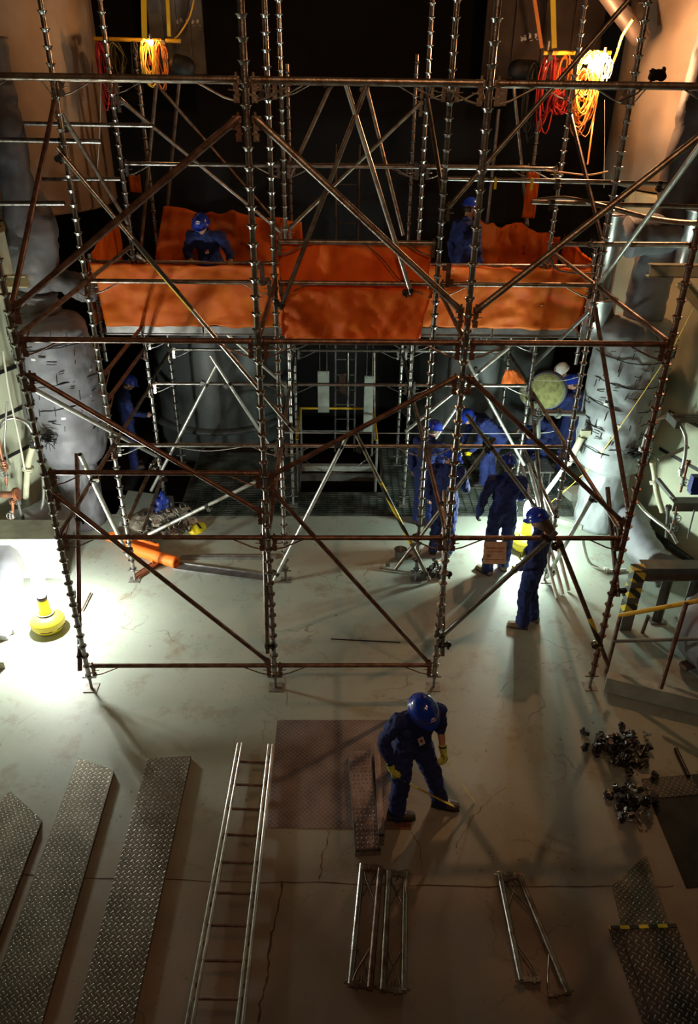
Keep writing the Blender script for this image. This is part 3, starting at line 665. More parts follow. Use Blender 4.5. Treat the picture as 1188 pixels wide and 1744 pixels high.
# small clamp boards on the rail either side of middle sheet
for x, w_ in ((-.80, 'left'), (1.28, 'right')):
    t = MB(); t.box((x, Y2-.03, 4.2), (.05, .03, .26)); t.box((x-.03, Y2-.03, 4.28), (.08, .035, .05)); t.box((x+.02, Y2-.03, 4.14), (.09, .035, .04))
    tag(t.obj('spare_bracket', RUST), 'rusty bracket plate hooked beside the %s edge of the middle orange sheet' % w_, 'bracket')

# ================================================================== INSULATED VESSELS AND PIPES
def lagged(cx, cy, prof, label, m=LAG, n=72, seed=0, amp=.034, name='insulated_vessel', straps=(), R=None):
    """lagging jackets: lathed body puckered between its lacing lines"""
    b_ = MB(); k = len(prof); P = []
    for j in range(k-1):
        (r0, z0), (r1, z1) = prof[j], prof[j+1]; st = max(1, int(max(abs(z1-z0), abs(r1-r0))/.05))
        for q in range(st): t = q/st; P.append((r0+(r1-r0)*t, z0+(z1-z0)*t))
    P.append(prof[-1]); vs = []
    for r, z in P:
        for i in range(n):
            a = 2*PI*i/n; d = amp*(noise.noise(Vector((math.cos(a)*1.7+seed*3, math.sin(a)*1.7, z*2.2)))+.6*noise.noise(Vector((math.cos(a)*5, math.sin(a)*5+seed, z*7)))) if r > .05 else 0
            for s_ in straps:
                d -= .022*math.exp(-((z-s_-.03*math.sin(a*2+seed))/.022)**2) if r > .05 else 0
            vs.append(((r+d)*math.cos(a), (r+d)*math.sin(a), z))
    M_ = len(P)
    b_.add(vs, [(j*n+i, j*n+(i+1) % n, (j+1)*n+(i+1) % n, (j+1)*n+i) for j in range(M_-1) for i in range(n)]+[tuple(range(n))[::-1], tuple(range((M_-1)*n, M_*n))], True)
    o = b_.obj(name, m, None, (cx, cy, 0)); tag(o, label, 'vessel'); return o
def stitches(o, rfun, zs, a0, a1, count, seed=0):
    random.seed(seed)
    for z in zs:
        t = MB(); pts = []
        for i in range(19):
            a = a0+(a1-a0)*i/18; r = rfun(z)-.002; pts.append((r*math.cos(a), r*math.sin(a), z+.03*math.sin(a*2+seed)+random.uniform(-.008, .008)))
        t.path(pts, .008, 5); t.obj('lacing_line', BLACKM, o)
    for k in range(count):
        t = MB(); a = random.uniform(a0, a1); z = random.choice(zs)+random.uniform(-.22, .22); r = rfun(z)+.006; h = random.uniform(.05, .15)
        if random.random() < .35: pts = [(r*math.cos(a+q*.10*h/.06), r*math.sin(a+q*.10*h/.06), z+q*random.uniform(-.03, .03)) for q in (-.5, 0, .5)]
        else: pts = [(r*math.cos(a+q*.02), r*math.sin(a+q*.02), z+h*(q-.5)) for q in (0, .5, 1)]
        t.path(pts, .0065, 4); t.obj('lacing_tie', BLACKM, o)
    for k in range(6):
        t = MB(); a = random.uniform(a0+.3, a1-.3); z = random.choice(zs)+random.uniform(-.3, .3); r = rfun(z)+.004
        t.box((r*math.cos(a), r*math.sin(a), z), (.004, .06, .035), rotz(a)); t.obj('paper_label', MARK, o)
LX, LY, RX, RY = -3.90, 10.05, 4.22, 10.05
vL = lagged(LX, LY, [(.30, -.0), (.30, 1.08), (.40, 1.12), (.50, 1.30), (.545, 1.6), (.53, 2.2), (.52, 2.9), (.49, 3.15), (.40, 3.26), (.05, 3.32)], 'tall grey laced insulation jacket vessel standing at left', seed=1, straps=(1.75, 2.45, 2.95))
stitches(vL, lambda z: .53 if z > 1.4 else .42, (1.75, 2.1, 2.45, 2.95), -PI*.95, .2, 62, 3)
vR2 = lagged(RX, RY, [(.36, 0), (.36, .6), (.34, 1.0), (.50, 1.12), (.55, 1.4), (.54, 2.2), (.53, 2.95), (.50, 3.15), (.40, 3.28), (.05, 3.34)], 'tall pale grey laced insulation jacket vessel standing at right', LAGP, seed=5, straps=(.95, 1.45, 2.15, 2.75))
stitches(vR2, lambda z: .545, (1.45, 1.8, 2.15, 2.5, 2.85), -PI*.98, .1, 90, 8)
def lagpipe(pts, r, label, m=LAG, seed=0, name='insulated_pipe', amp=.02, sub=8, cat='pipe'):
    P = spline(pts, sub); b_ = MB(); n = 28; N_ = len(P); a = None; vs = []
    for i, p in enumerate(P):
        t = (P[min(i+1, N_-1)]-P[max(i-1, 0)]).normalized(); a = t.orthogonal() if a is None else a-t*a.dot(t); a.normalize(); c = t.cross(a)
        rr = r[0]+(r[1]-r[0])*i/(N_-1) if isinstance(r, tuple) else r
        for k in range(n):
            g = 2*PI*k/n; d = amp*(noise.noise(Vector((math.cos(g)*2, math.sin(g)*2+seed, i*.35)))*1.2+.7*noise.noise(Vector((math.cos(g)*5+seed, math.sin(g)*5, i*.9))))
            if i % 9 == 4: d -= .02
            vs.append(p+(a*math.cos(g)+c*math.sin(g))*(rr+d))
    o0 = Vector(P[0]); vs = [v-o0 for v in vs]
    b_.add(vs, [(j*n+i, j*n+(i+1) % n, (j+1)*n+(i+1) % n, (j+1)*n+i) for j in range(N_-1) for i in range(n)]+[tuple(range(n))[::-1], tuple(range((N_-1)*n, N_*n))], True)
    return tag(b_.obj(name, m, None, o0), label, cat)
# left side pipework
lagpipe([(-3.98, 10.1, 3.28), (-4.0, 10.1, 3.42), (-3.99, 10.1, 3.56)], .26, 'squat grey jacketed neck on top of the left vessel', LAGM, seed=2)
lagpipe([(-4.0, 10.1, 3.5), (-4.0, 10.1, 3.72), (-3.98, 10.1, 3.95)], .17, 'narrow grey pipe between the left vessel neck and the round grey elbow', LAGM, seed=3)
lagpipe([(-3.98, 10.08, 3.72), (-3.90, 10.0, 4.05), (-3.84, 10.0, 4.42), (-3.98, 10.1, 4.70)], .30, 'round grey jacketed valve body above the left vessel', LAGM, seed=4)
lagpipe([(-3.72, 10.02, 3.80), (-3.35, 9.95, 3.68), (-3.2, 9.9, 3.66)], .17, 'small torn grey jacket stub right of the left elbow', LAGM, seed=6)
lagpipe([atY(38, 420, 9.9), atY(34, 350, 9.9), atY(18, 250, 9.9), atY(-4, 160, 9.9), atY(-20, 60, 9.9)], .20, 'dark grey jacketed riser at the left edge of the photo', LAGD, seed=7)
# right side pipework
lagpipe([(4.28, 10.1, 3.3), (4.28, 10.1, 3.8), (4.30, 10.1, 4.25)], .27, 'grey jacketed riser on top of the right vessel', seed=12)
lagpipe([(3.78, 9.9, 4.38), (4.1, 9.92, 4.42), (4.5, 9.95, 4.46)], .25, 'horizontal grey jacketed elbow above the right vessel', seed=13, m=LAG)
lagpipe([(4.36, 10.0, 4.5), (4.38, 10.0, 5.2), (4.42, 10.0, 5.9), (4.46, 10.0, 6.7), (4.5, 10.0, 7.4)], .27, 'dark purple-grey jacketed riser at the right edge of the photo', LAGD, seed=14)
def drum(cx, cy, r, z0, z1, label):
    t = MB(); t.lathe([(r, z0), (r, z1-.02), (r+.02, z1-.02), (r+.02, z1+.015), (r*.96, z1+.02), (.01, z1+.02)], (cx, cy, 0), 32); return tag(t.obj('metal_clad_valve', ALU), label, 'pipe cladding')
drum(3.72, 10.25, .20, 2.95, 3.52, 'shiny aluminium clad cylinder left of the right riser'); drum(4.55, 9.75, .16, 4.05, 4.75, 'grey clad cylinder behind the cream beam at right')
drum(3.72, 10.3, .13, 3.53, 4.6, 'small grey clad cylinder above the jacketed elbow at right')
# concrete pads and torn lagging at vessel feet
lagpipe([(4.62, 9.75, .28), (4.5, 9.0, .27), (4.55, 8.4, .26)], .24, 'grey jacketed pipe lying at the foot of the right vessel', seed=15, amp=.03)
lagpipe([(-4.1, 9.5, .40), (-4.25, 9.2, .40), (-4.4, 9.0, .42)], .35, 'bulging grey jacket at the foot of the left vessel', seed=16, amp=.03)
lagpipe([(-4.55, 8.6, .42), (-4.35, 8.0, .30), (-4.15, 7.4, .18), (-4.1, 7.05, .10)], (.30, .12), 'white-lit jacketed duct sloping down to the floor at far left', seed=17, amp=.02)
lagpipe([(5.3, 6.98, .5), (4.86, 6.95, .5), (4.54, 6.78, .5), (4.58, 6.42, .47)], .44, 'large grey jacketed elbow behind the yellow handrail', seed=18, amp=.03)
# cream channel beams carried by the side walls
def channel(p0, p1, label, m=CREAM, h=.12, w=.10, name='channel_beam'):
    p0, p1 = Vector(p0), Vector(p1); d = p1-p0; L_ = d.length; R = d.to_track_quat('X', 'Z').to_matrix(); t = MB()
    for c, s_ in (((L_/2, 0, h/2), (L_, w, .012)), ((L_/2, 0, -h/2), (L_, w, .012)), ((L_/2, w/2-.006, 0), (L_, .012, h))): t.box(R @ Vector(c), s_, R)
    return tag(t.obj(name, m, None, p0), label, 'beam')
channel((-4.75, 8.9, 3.99), (-3.60, 8.9, 3.99), 'short cream channel beam at left under the louvred box')
channel((-3.84, 8.95, 3.86), (-5.0, 7.2, 3.86), 'cream channel beam running toward the camera at left')
channel((4.75, 8.0, 4.37), (3.34, 8.0, 4.37), 'short cream channel beam at right across the riser')
channel((3.75, 8.05, 4.25), (5.1, 7.6, 2.9), 'cream sloping strut falling rightward at the right wall')
t = MB(); t.box((0, 0, 0), (.16, .3, .50)); o = t.obj('louvred_box', CREAM, None, (-4.12, 9.45, 4.18)); tag(o, 'cream box with a black louvred side at far left', 'vent box')
t = MB()
for k in range(9): t.box((.0, -.152, -.20+k*.05), (.10, .012, .028))
t.obj('louvre', BLACKM, o)
# black stripes painted on the left wall, trough at the wall foot
def wallpt(side, s_, z, off=.01):
    pts = lw if side < 0 else rw; a, c = (Vector((*pts[3], 0)), Vector((*pts[4], 0))) if side < 0 else (Vector((*pts[3], 0)), Vector((*pts[4], 0)))
    d = (c-a).normalized(); nrm = Vector((-d.y, d.x, 0))*(-1 if side < 0 else 1)
    return a+d*s_+nrm*off+Vector((0, 0, z))
for k, (s_, z_) in enumerate(((.1, 1.95), (.15, 1.35), (.1, 2.55))):
    t = MB(); a, c = wallpt(-1, s_-1.9, z_-.0, .006), wallpt(-1, s_+.75, z_, .006); dd = (c-a); R = dd.to_track_quat('X', 'Z').to_matrix()
    t.box((a+c)/2, (dd.length, .008, .05), R); setting(t.obj('trim_%d' % (10+k), BLACKM))
for k, z_ in enumerate((1.95, 1.35)):
    t = MB(); a, c = wallpt(1, -1.9, z_, .006), wallpt(1, 1.1, z_, .006); dd = (c-a); R = dd.to_track_quat('X', 'Z').to_matrix()
    t.box((a+c)/2, (dd.length, .008, .05), R); setting(t.obj('trim_%d' % (14+k), BLACKM))
for sd, nm in ((-1, 'left'), (1, 'right')):
    t = MB(); a, c = wallpt(sd, -2.5, .06, .10), wallpt(sd, 1.3, .06, .10); t.path([a, c], .055, 10); t.obj('x', DARK).name = 'floor_pipe'
    o = bpy.data.objects['floor_pipe'] if sd < 0 else [q for q in bpy.data.objects if q.name.startswith('floor_pipe')][-1]
    tag(o, 'dark pipe lying along the foot of the %s wall' % nm, 'pipe')

# conduits, hoses and valves on the walls
def valve(root, p, r=.045, axis=(0, -1, .2), m=GREYP):
    R = align(axis); t = MB(); t.path([p+R @ Vector((r*math.cos(q*PI/8), r*math.sin(q*PI/8), .08)) for q in range(16)], .006, 6, closed=True)
    for q in range(4): t.tube(p+R @ Vector((0, 0, .08)), p+R @ Vector((r*math.cos(q*PI/2), r*math.sin(q*PI/2), .08)), .004, 5)
    t.tube(p, p+R @ Vector((0, 0, .09)), .008, 6); t.obj('handwheel', m, root)
    t = MB(); t.capsule(p-R @ Vector((0, .04, 0)), p+R @ Vector((0, .04, 0)), .022, .022, 8); t.tube(p-R @ Vector((0, .05, 0)), p-R @ Vector((0, .04, 0)), .034, 10); t.tube(p+R @ Vector((0, .04, 0)), p+R @ Vector((0, .05, 0)), .034, 10); t.obj('valve_body', m, root)
def piping(pts, r, label, m=GREYP, valves=(), flanges=(), cat='pipe', name='wall_pipe', vm=COPPER):
    P = spline(pts, 6); o0 = Vector(P[0]); P = [p-o0 for p in P]; t = MB(); t.path(P, r, 12); o = t.obj(name, m, None, o0); tag(o, label, cat)
    for f in flanges:
        i = min(len(P)-2, int(f*(len(P)-1))); d = (P[i+1]-P[i]).normalized(); t = MB(); t.tube(P[i]-d*.022, P[i]-d*.004, r*2.0, 12); t.tube(P[i]+d*.004, P[i]+d*.022, r*2.0, 12)
        a = d.orthogonal().normalized(); b_ = d.cross(a)
        for q in range(6):
            c = P[i]+(a*math.cos(q*PI/3)+b_*math.sin(q*PI/3))*r*1.6; t.tube(c-d*.035, c+d*.035, .006, 5)
        t.obj('flange', m, o)
    for f in valves: valve(o, P[min(len(P)-1, int(f*(len(P)-1)))], m=vm)
    return o
Yw = 9.0
piping([atY(-6, 735, 9.2), atY(8, 716, 9.2), atY(25, 712, 9.25), atY(46, 722, 9.35), atY(57, 742, 9.4), atY(60, 760, 9.4)], .024, 'arched grey hose at the left edge beside the striped wall', GALV, (), (.95,))
piping([atY(5, 598, 9.3), atY(16, 672, 9.25), atY(32, 745, 9.2), atY(42, 800, 9.2)], .013, 'thin pale conduit with a yellow band on the left wall', mat('pale_conduit', (.6, .6, .5), .5), ())
piping([atY(55, 762, 9.4), atY(49, 785, 9.4), atY(46, 812, 9.4), atY(44, 848, 9.45)], .042, 'short fat cream conduit standing behind the left front post', CREAM, (), (.55,))
piping([atY(72, 800, 9.3), atY(74, 850, 9.2), atY(62, 885, 9.1), atY(45, 896, 9.0), atY(35, 872, 9.0), atY(28, 840, 9.0)], .020, 'curved hose looping under the horizontal rusty pipe at left', GREYP, (), (.9,))
piping([atY(-10, 842, 8.8), atY(20, 842, 8.8), atY(30, 841, 8.8)], .045, 'orange-brown horizontal pipe with a white cap at left', COPPER, (), (.85,))
piping([atY(-3, 745, 8.9), atY(2, 775, 8.9), atY(9, 800, 8.9), atY(11, 826, 8.9)], .020, 'rusty vertical pipe with flanges at the left edge', COPPER, (.75,), (.5, .62), vm=GREYP)
piping([atY(20, 850, 8.8), atY(22, 866, 8.8), atY(20, 884, 8.8)], .020, 'short rusty drain pipe with a handwheel at lower left', COPPER, (.8,), (.2,), vm=ALU)
piping([atY(12, 684, 9.0), atY(8, 760, 8.95), atY(17, 792, 8.9)], .013, 'pale tube running down to the flanges at the left edge', ALU, ())
piping([atY(1093, 765, 8.9), atY(1104, 730, 8.9), atY(1124, 712, 8.9), atY(1148, 712, 8.9), atY(1166, 740, 8.8), atY(1166, 775, 8.7), atY(1158, 810, 8.7)], .024, 'arched pale hose beside the right insulated vessel', PALE, (), (.02, .97))
piping([atY(1110, 786, 9.2), atY(1114, 806, 9.2), atY(1118, 838, 9.1), atY(1128, 872, 9.0)], .040, 'fat cream conduit with a collar at the foot of the right wall', CREAM, (), (.55,))
piping([atY(1171, 788, 8.4), atY(1164, 815, 8.4), atY(1158, 838, 8.4)], .016, 'short rusty pipe standing by the right wall valves', COPPER, (.6,), (.05,), vm=GREYP)
piping([atY(1138, 862, 8.6), atY(1136, 885, 8.6), atY(1134, 915, 8.6)], .022, 'grey vertical pipe with a flange under the right wall shelf', GREYP, (), (.1,))
piping([atY(1152, 862, 8.4), atY(1148, 884, 8.4), atY(1140, 908, 8.4)], .014, 'thin rusty pipe with a handwheel under the right wall shelf', COPPER, (.45, .8), (), vm=GREYP)
piping([atY(1182, 868, 8.2), atY(1176, 892, 8.2), atY(1170, 916, 8.2)], .010, 'thin steel rod hanging at the right edge under the shelf', GREYP, ())
piping([atY(1085, 855, 9.0), atY(1100, 873, 8.9), atY(1118, 888, 8.7), atY(1140, 905, 8.5), atY(1152, 925, 8.4)], .022, 'pale bent hose running down behind the right front post', PALE, ())
piping([atZ(992, 915, .75), atZ(995, 935, .4), atZ(1003, 958, .05), atZ(1020, 968, .03), atZ(1042, 972, .03), atZ(1065, 970, .03)], .022, 'white air hose with a yellow coupling curling onto the floor at right', mat('white_hose', (.72, .73, .66), .5), (), (.72,))
piping([atY(916, 745, 9.9), atY(916, 705, 9.9), atY(925, 703, 9.9), atY(1005, 705, 10.0)], .040, 'horizontal grey pipe with an elbow in front of the two right workers', GREYP, (.45,), (.3, .8), vm=ALU)
t = MB(); t.tube(atY(967, 790, 9.8), atY(990, 745, 9.8), .05, 14); t.box(atY(996, 738, 9.8), (.14, .06, .10)); tag(t.obj('work_lamp_tube', CREAM), 'cream tubular fitting tied to the right vessel jacket', 'fitting')
t = MB(); t.box(atY(1182, 822, 8.2), (.10, .10, .20)); t.box(atY(1182, 836, 8.2), (.14, .12, .05)); tag(t.obj('junction_box', CORDB), 'dark blue box at the right edge above the shelf', 'box')
t = MB(); a = atY(1146, 852, 8.5); t.box(a+Vector((.45, 0, 0)), (.95, .16, .012)); t.box(a+Vector((.45, -.08, -.06)), (.95, .012, .13)); t.box(a+Vector((.02, .3, -.0)), (.05, .6, .05)); tag(t.obj('wall_shelf', GREYP), 'grey steel shelf bracket under the valves at the right wall', 'shelf')
t = MB()
for k in range(4): t.box(atY(1150+k*1, 706+k*4, 8.6)+Vector((.5, 0, 0)), (1.1, .05, .012))
t.box(atY(1146, 716, 8.6), (.06, .3, .10)); tag(t.obj('cable_tray', GREYP), 'grey cable tray bracket high on the right wall', 'cable tray')
t = MB(); t.box((0, 0, 0), (.42, .05, .03), Matrix.Rotation(-.5, 3, 'Y')); tag(t.obj('strip_bracket', GREENG, None, atY(1146, 772, 9.0)), 'pale flat strip jutting from the right wall below the arched hose', 'bracket')
# lacing wreckage: two bunches of cut ties at vessel flanks
def debris(p, n, spread, label, ms, seed, ln=(.06, .2), name='debris_scraps', flat=False):
    random.seed(seed); t = MB()
    for i in range(n):
        c = Vector((random.gauss(0, spread), random.gauss(0, spread), abs(random.gauss(0, spread*.5)) if not flat else .01))
        l = random.uniform(*ln); d = Vector((random.gauss(0, 1), random.gauss(0, 1), random.gauss(0, .5))).normalized()*l
        if random.random() < .5: t.path(spline([c, c+d*.5+Vector((0, 0, .02)), c+d], 3), random.uniform(.003, .008), 5)
        else: t.box(c, (l*.6, l*.35, .008), Matrix.Rotation(random.uniform(0, 6), 3, Vector((random.random(), random.random(), 1)).normalized()))
    o = t.obj(name, ms, None, p); tag(o, label, 'debris', None, 'stuff'); return o
debris(atY(1080, 775, 9.4), 60, .10, 'tangle of cut lacing wires and scraps on the right vessel flank', BLACKM, 21)
debris(atY(78, 752, 9.4), 40, .06, 'tangle of cut lacing wires at the left vessel flank', BLACKM, 22)

# ================================================================== BACK OF THE FLOOR: hatch, chain, pads
e = empty('hatch_guard', (-.18, 11.2, 0), 'yellow topped guard frame around the floor hatch with a chain', 'guard rail')
t = MB(); p = [atY(528, 850, 11.08), atY(530, 712, 12.1), atY(640, 714, 12.1), atY(637, 850, 11.08)]
for x in (-.60, .72):
    q = MB(); q.tube(Vector((x, 11.1, 0))-e.location, Vector((x, 11.1, .95))-e.location, .022, 10); q.obj('guard_post', GREYP, e)
    q = MB(); q.tube(Vector((x, 12.5, 0))-e.location, Vector((x, 12.5, .95))-e.location, .022, 10); q.obj('guard_post', GREYP, e)
    q = MB(); q.tube(Vector((x, 11.1, .95))-e.location, Vector((x, 12.5, .95))-e.location, .022, 10); q.obj('side_rail', YELP, e)
q = MB(); q.tube(Vector((-.62, 12.5, .95))-e.location, Vector((.74, 12.5, .95))-e.location, .022, 10); q.obj('top_rail', YELP, e)
q = MB(); q.tube(Vector((-.62, 12.5, .5))-e.location, Vector((.74, 12.5, .5))-e.location, .018, 10); q.obj('middle_rail', GREYP, e)
ch = MB(); A_, B_ = Vector((-.58, 11.08, .70)), Vector((.70, 11.08, .78)); nl = 44
for i in range(nl):
    t_ = (i+.5)/nl; p = A_.lerp(B_, t_); p.z -= .42*4*t_*(1-t_)*.9; t2 = t_+.01; p2 = A_.lerp(B_, t2); p2.z -= .42*4*t2*(1-t2)*.9; d = (p2-p).normalized(); up_ = d.cross(Vector((0, 1, 0))).normalized(); sd = Vector((0, 1, 0)) if i % 2 else up_
    ch.path([p-e.location+d*.022*math.cos(q*PI/4)+sd*.011*math.sin(q*PI/4) for q in range(8)], .0035, 5, closed=True)
ch.obj('chain', GALV, e)
for z in (0,):
    t = MB(); t.box((.06, 12.2, -.1), (1.3, .12, .10)); tag(t.obj('hatch_beam', GREENG), 'pale green beam spanning the dark hatch opening', 'beam')
for pa, pb, w_, lb in (((541, 632), (560, 702), .20, 'pale grey narrow plate hanging left of the dark gap'), ((620, 640), (634, 735), .16, 'pale grey plate hanging right of the dark gap')):
    a, c = atY(*pa, 12.24), atY(*pb, 12.24); e = tag(inst(None, 'hanging_plate', None, (a+c)/2), lb, 'plate'); m_ = e.location
    t = MB(); t.box((0, 0, 0), (w_, .03, a.z-c.z)); t.obj('plate', GREENG, e)
    for k in (-.3, .3): t = MB(); t.tube((w_*k, -.07, (a.z-c.z)/2-.03), (w_*k, -.07, 2.79-m_.z), .006, 6); t.tube((w_*k, -.075, (a.z-c.z)/2-.03), (w_*k, .02, (a.z-c.z)/2-.03), .006, 6); t.obj('hanger', GREYP, e)
sheet(atY(578, 645, 12.8)+Vector((0, 0, -.25)), atY(590, 650, 12.8)+Vector((0, 0, -.28)), atY(588, 640, 12.8)+Vector((0, 0, .05)), atY(577, 640, 12.8), 'small pink cloth bag hanging on the ladder pole', .01, 6, 8, m=mat('pink_cloth', (.40, .30, .27), .8), seed=31, cat='cloth bag')
# ladder in the dark gap
e = empty('access_ladder', (.22, 13.3, 0), 'dark steel access ladder in the black gap between the vessels', 'ladder')
for x in (-.19, .19): q = MB(); q.tube((x, 0, -.3), (x, 0, 5.2), .02, 8); q.obj('rail', GREYP, e)
for k in range(17): q = MB(); q.tube((-.19, 0, .1+k*.3), (.19, 0, .1+k*.3), .012, 8); q.obj('rung', GREYP, e)
# insulation pads: two round yellow-green discs in blue cloth
for px, py, rx, lab, Yd in ((931, 665, .30, 'larger round yellow-green insulation pad with a blue rim held by the workers', 11.3), (912, 668, .27, 'smaller round insulation pad half hidden behind the larger one', 11.6)):
    c = atY(px, py, Yd); R = Matrix.Rotation(math.radians(-28), 3, 'Z') @ Matrix.Rotation(math.radians(84), 3, 'X'); e = MB(); rr = rx
    e.lathe([(.01, .06), (rr*.9, .058), (rr*.97, .03), (rr*.97, 0)], (0, 0, 0), 36, R); o = e.obj('insulation_pad', WOOL, None, c); tag(o, lab, 'insulation pad', 'round insulation pads')
    e = MB(); e.lathe([(rr*.98, .035), (rr*1.03, .02), (rr*1.03, -.10), (rr*.95, -.13), (.01, -.13)], (0, 0, 0), 36, R); e.obj('cloth_rim', mat('blue_grey_cloth%d' % px, (.14, .17, .24), .8), o)
# low trestle / cart on the grating by the right workers
e = empty('pipe_trolley', (3.35, 11.25, 0), 'dark low trolley heaped with wire and bolts behind the right posts', 'trolley')
q = MB(); q.box((0, 0, .42), (.75, .5, .03)); q.obj('tray', GREYP, e)
for x in (-.33, .33):
    for y in (-.2, .2): q = MB(); q.tube((x, y, 0), (x, y, .42), .016, 8); q.obj('leg', GREYP, e)
debris((3.35, 11.25, .445), 70, .13, 'heap of shiny bolts and wire scraps on the dark trolley', CLAMPM, 23, (.03, .1))
t = MB(); t.box((0, 0, .07), (.42, .26, .14), rotz(.3)); tag(t.obj('concrete_block', GREENG, None, atZ(985, 850)+Vector((0, 0.1, 0))), 'pale concrete block on the grating edge at right', 'block')
t = MB(); t.box((0, 0, .04), (.5, .10, .08), rotz(-.6)); tag(t.obj('pale_timber', GREENG, None, atZ(965, 893)+Vector((0, 0, 0))), 'pale board lying behind the second-row right post', 'board')

# ================================================================== DEBRIS HEAP AND FLOOR THINGS, LEFT
def roll(p0, p1, r, label):
    p0, p1 = Vector(p0), Vector(p1); d = (p1-p0); L_ = d.length; R = align(d); vs = MB(); prof = []; n = 30
    P = [(r*.45, 0), (r*.48, -.005), (r*.95, -.005), (r, .02)]+[(r*(1+.10*noise.noise(Vector((0, k, 3)))), L_*k/14) for k in range(1, 14)]+[(r*.97, L_-.01), (r*.95, L_), (r*.48, L_), (r*.45, L_-.02)]
    vs.lathe(P, (0, 0, 0), n, R, caps=False); vs.lathe([(r*.45, 0), (r*.45, .35)], (0, 0, 0), n, R, caps=False); o = vs.obj('rolled_sheet', ORANGEV, None, p0); tag(o, label, 'rolled sheet')
    return o
roll(atZ(300, 958, .09), atZ(212, 930, .10), .085, 'rolled bright orange sheet lying across the debris heap')
sheet(atZ(178, 918, .02), atZ(262, 960, .02), atZ(270, 925, .16), atZ(190, 905, .14), 'crumpled orange sheet under the roll at the left post', .09, 26, 10, m=ORANGEV, seed=41)
hp = atZ(275, 905)
for (dx, dy, sx, sy, sz, m_, lb, nm) in ((-.05, .35, .45, .22, .10, JUNKW, 'torn cream lagging blanket on the debris heap', 'torn_blanket'), (.15, .05, .30, .20, .12, WOOD, 'brown crumpled sack in the debris heap', 'sack'), (.30, .25, .26, .22, .05, ROPEW, 'white folded cloth in the debris heap', 'folded_cloth'), (-.35, .2, .4, .3, .08, JUNKW, 'flat grey lagging piece at the left of the heap', 'lagging_piece'), (.55, .05, .16, .12, .09, YEL, 'small yellow pouch at the right end of the heap', 'pouch'), (-.12, .65, .14, .10, .3, CORDB, 'blue bag standing behind the debris heap', 'blue_bag')):
    random.seed(int(sx*100)); t = MB(); n = 16; R = rotz(random.uniform(0, 3))
    vsx = []
    t.ball((0, 0, 0), (sx, sy, sz), 22, R); t.v = [(v[0]+.12*sx*noise.noise(Vector(v)*14), v[1]+.12*sx*noise.noise(Vector(v)*14+Vector((5, 0, 0))), max(-.0, (v[2]+.5*sz*noise.noise(Vector(v)*11)))) for v in t.v]
    tag(t.obj(nm, m_, None, hp+Vector((dx, dy, .0))), lb, nm.replace('_', ' '))
debris(hp+Vector((.12, .0, .08)), 90, .18, 'loose wire ends and metal scraps over the heap', CLAMPM, 24, (.05, .2))
debris(hp+Vector((.1, .15, .10)), 40, .2, 'brown and cream fabric scraps on the heap', JUNKW, 25, (.06, .2))
t = MB(); t.path(spline([hp+Vector((.2+.22*math.cos(a*.7), .3+.2*math.sin(a*.7), .12+.01*a)) for a in range(14)], 4), .008, 6); tag(t.obj('cable_coil', BLACKM), 'black cable coil on the right of the debris heap', 'cable')
def board(c0, c1, w, h, label, m=ALU, name='metal_board'):
    c0, c1 = Vector(c0), Vector(c1); d = c1-c0; R = rotz(math.atan2(d.y, d.x)); t = MB(); t.box((0, 0, h/2), (d.length, w, h), R); t.box(R @ Vector((0, w/2, h)), (d.length, .012, .02), R); t.box(R @ Vector((0, -w/2, h)), (d.length, .012, .02), R)
    return tag(t.obj(name, m, None, (c0+c1)/2), label, 'board')
board(atZ(298, 966), atZ(455, 987), .16, .03, 'grey metal board lying from the orange roll to the second post')
board(atZ(308, 951), atZ(470, 951), .05, .03, 'thin pale batten lying behind the grey board')
board(atZ(232, 985), atZ(282, 950), .10, .03, 'short rusty angle lying under the orange roll', COPPER)
t = MB(); t.path([atZ(563, 1088, .008), atZ(620, 1091, .008), atZ(681, 1094, .008)], .008, 6); tag(t.obj('steel_rod', DARK), 'thin dark rod lying alone on the lit floor', 'rod')
# pail and loose pipe by the second row
e = empty('paint_pail', atZ(681, 952), 'grey metal pail standing near the pair of workers', 'pail')
q = MB(); q.lathe([(.075, 0), (.09, .17), (.096, .175), (.096, .165), (.083, .16), (.07, .012), (.01, .012)], (0, 0, 0), 24); q.obj('pail_body', GREYP, e)
q = MB(); q.path([(.09*math.cos(a), .09*math.sin(a)*1.0, .16-.05*math.sin(a)) for a in [PI*k/10 for k in range(11)]], .004, 5); q.obj('handle', DARK, e)
t = MB(); a, c = atZ(645, 968, .02), atZ(700, 975, .02); t.tube(a, c, .012, 8); t.box((a+c)/2+Vector((-.1, .12, .03)), (.06, .06, .06)); tag(t.obj('steel_bar', DULL), 'steel bar lying in front of the pail', 'bar')
# left floor: concrete base plate, light tables
e = empty('pipe_support_base', (-4.25, 6.97, 0), 'cream steel base plate with bolts at the lower left edge', 'base plate')
q = MB(); q.box((0, 0, .05), (.74, .60, .10)); q.obj('plate', CREAM, e)
for x, y in ((.30, .22), (.27, -.20)): q = MB(); q.tube((x, y, .10), (x, y, .14), .022, 6); q.tube((x, y, .1), (x, y, .17), .010, 8); q.obj('anchor_bolt', GREYP, e)
q = MB(); q.box((-.2, .05, .13), (.3, .25, .06)); q.obj('foot', CREAM, e)
e = empty('work_bench', (-4.35, 8.62, 0), 'white-lit steel table behind the left work light', 'table')
q = MB(); q.box((0, 0, .72), (1.35, .5, .04)); q.box((0, -.25, .69), (1.35, .02, .08)); q.obj('table_top', GREENG, e)
q = MB(); q.box((.05, -.20, .38), (1.15, .02, .60)); q.box((-.1, -.215, .45), (.2, .02, .16)); q.obj('front_panel', CREAM, e)
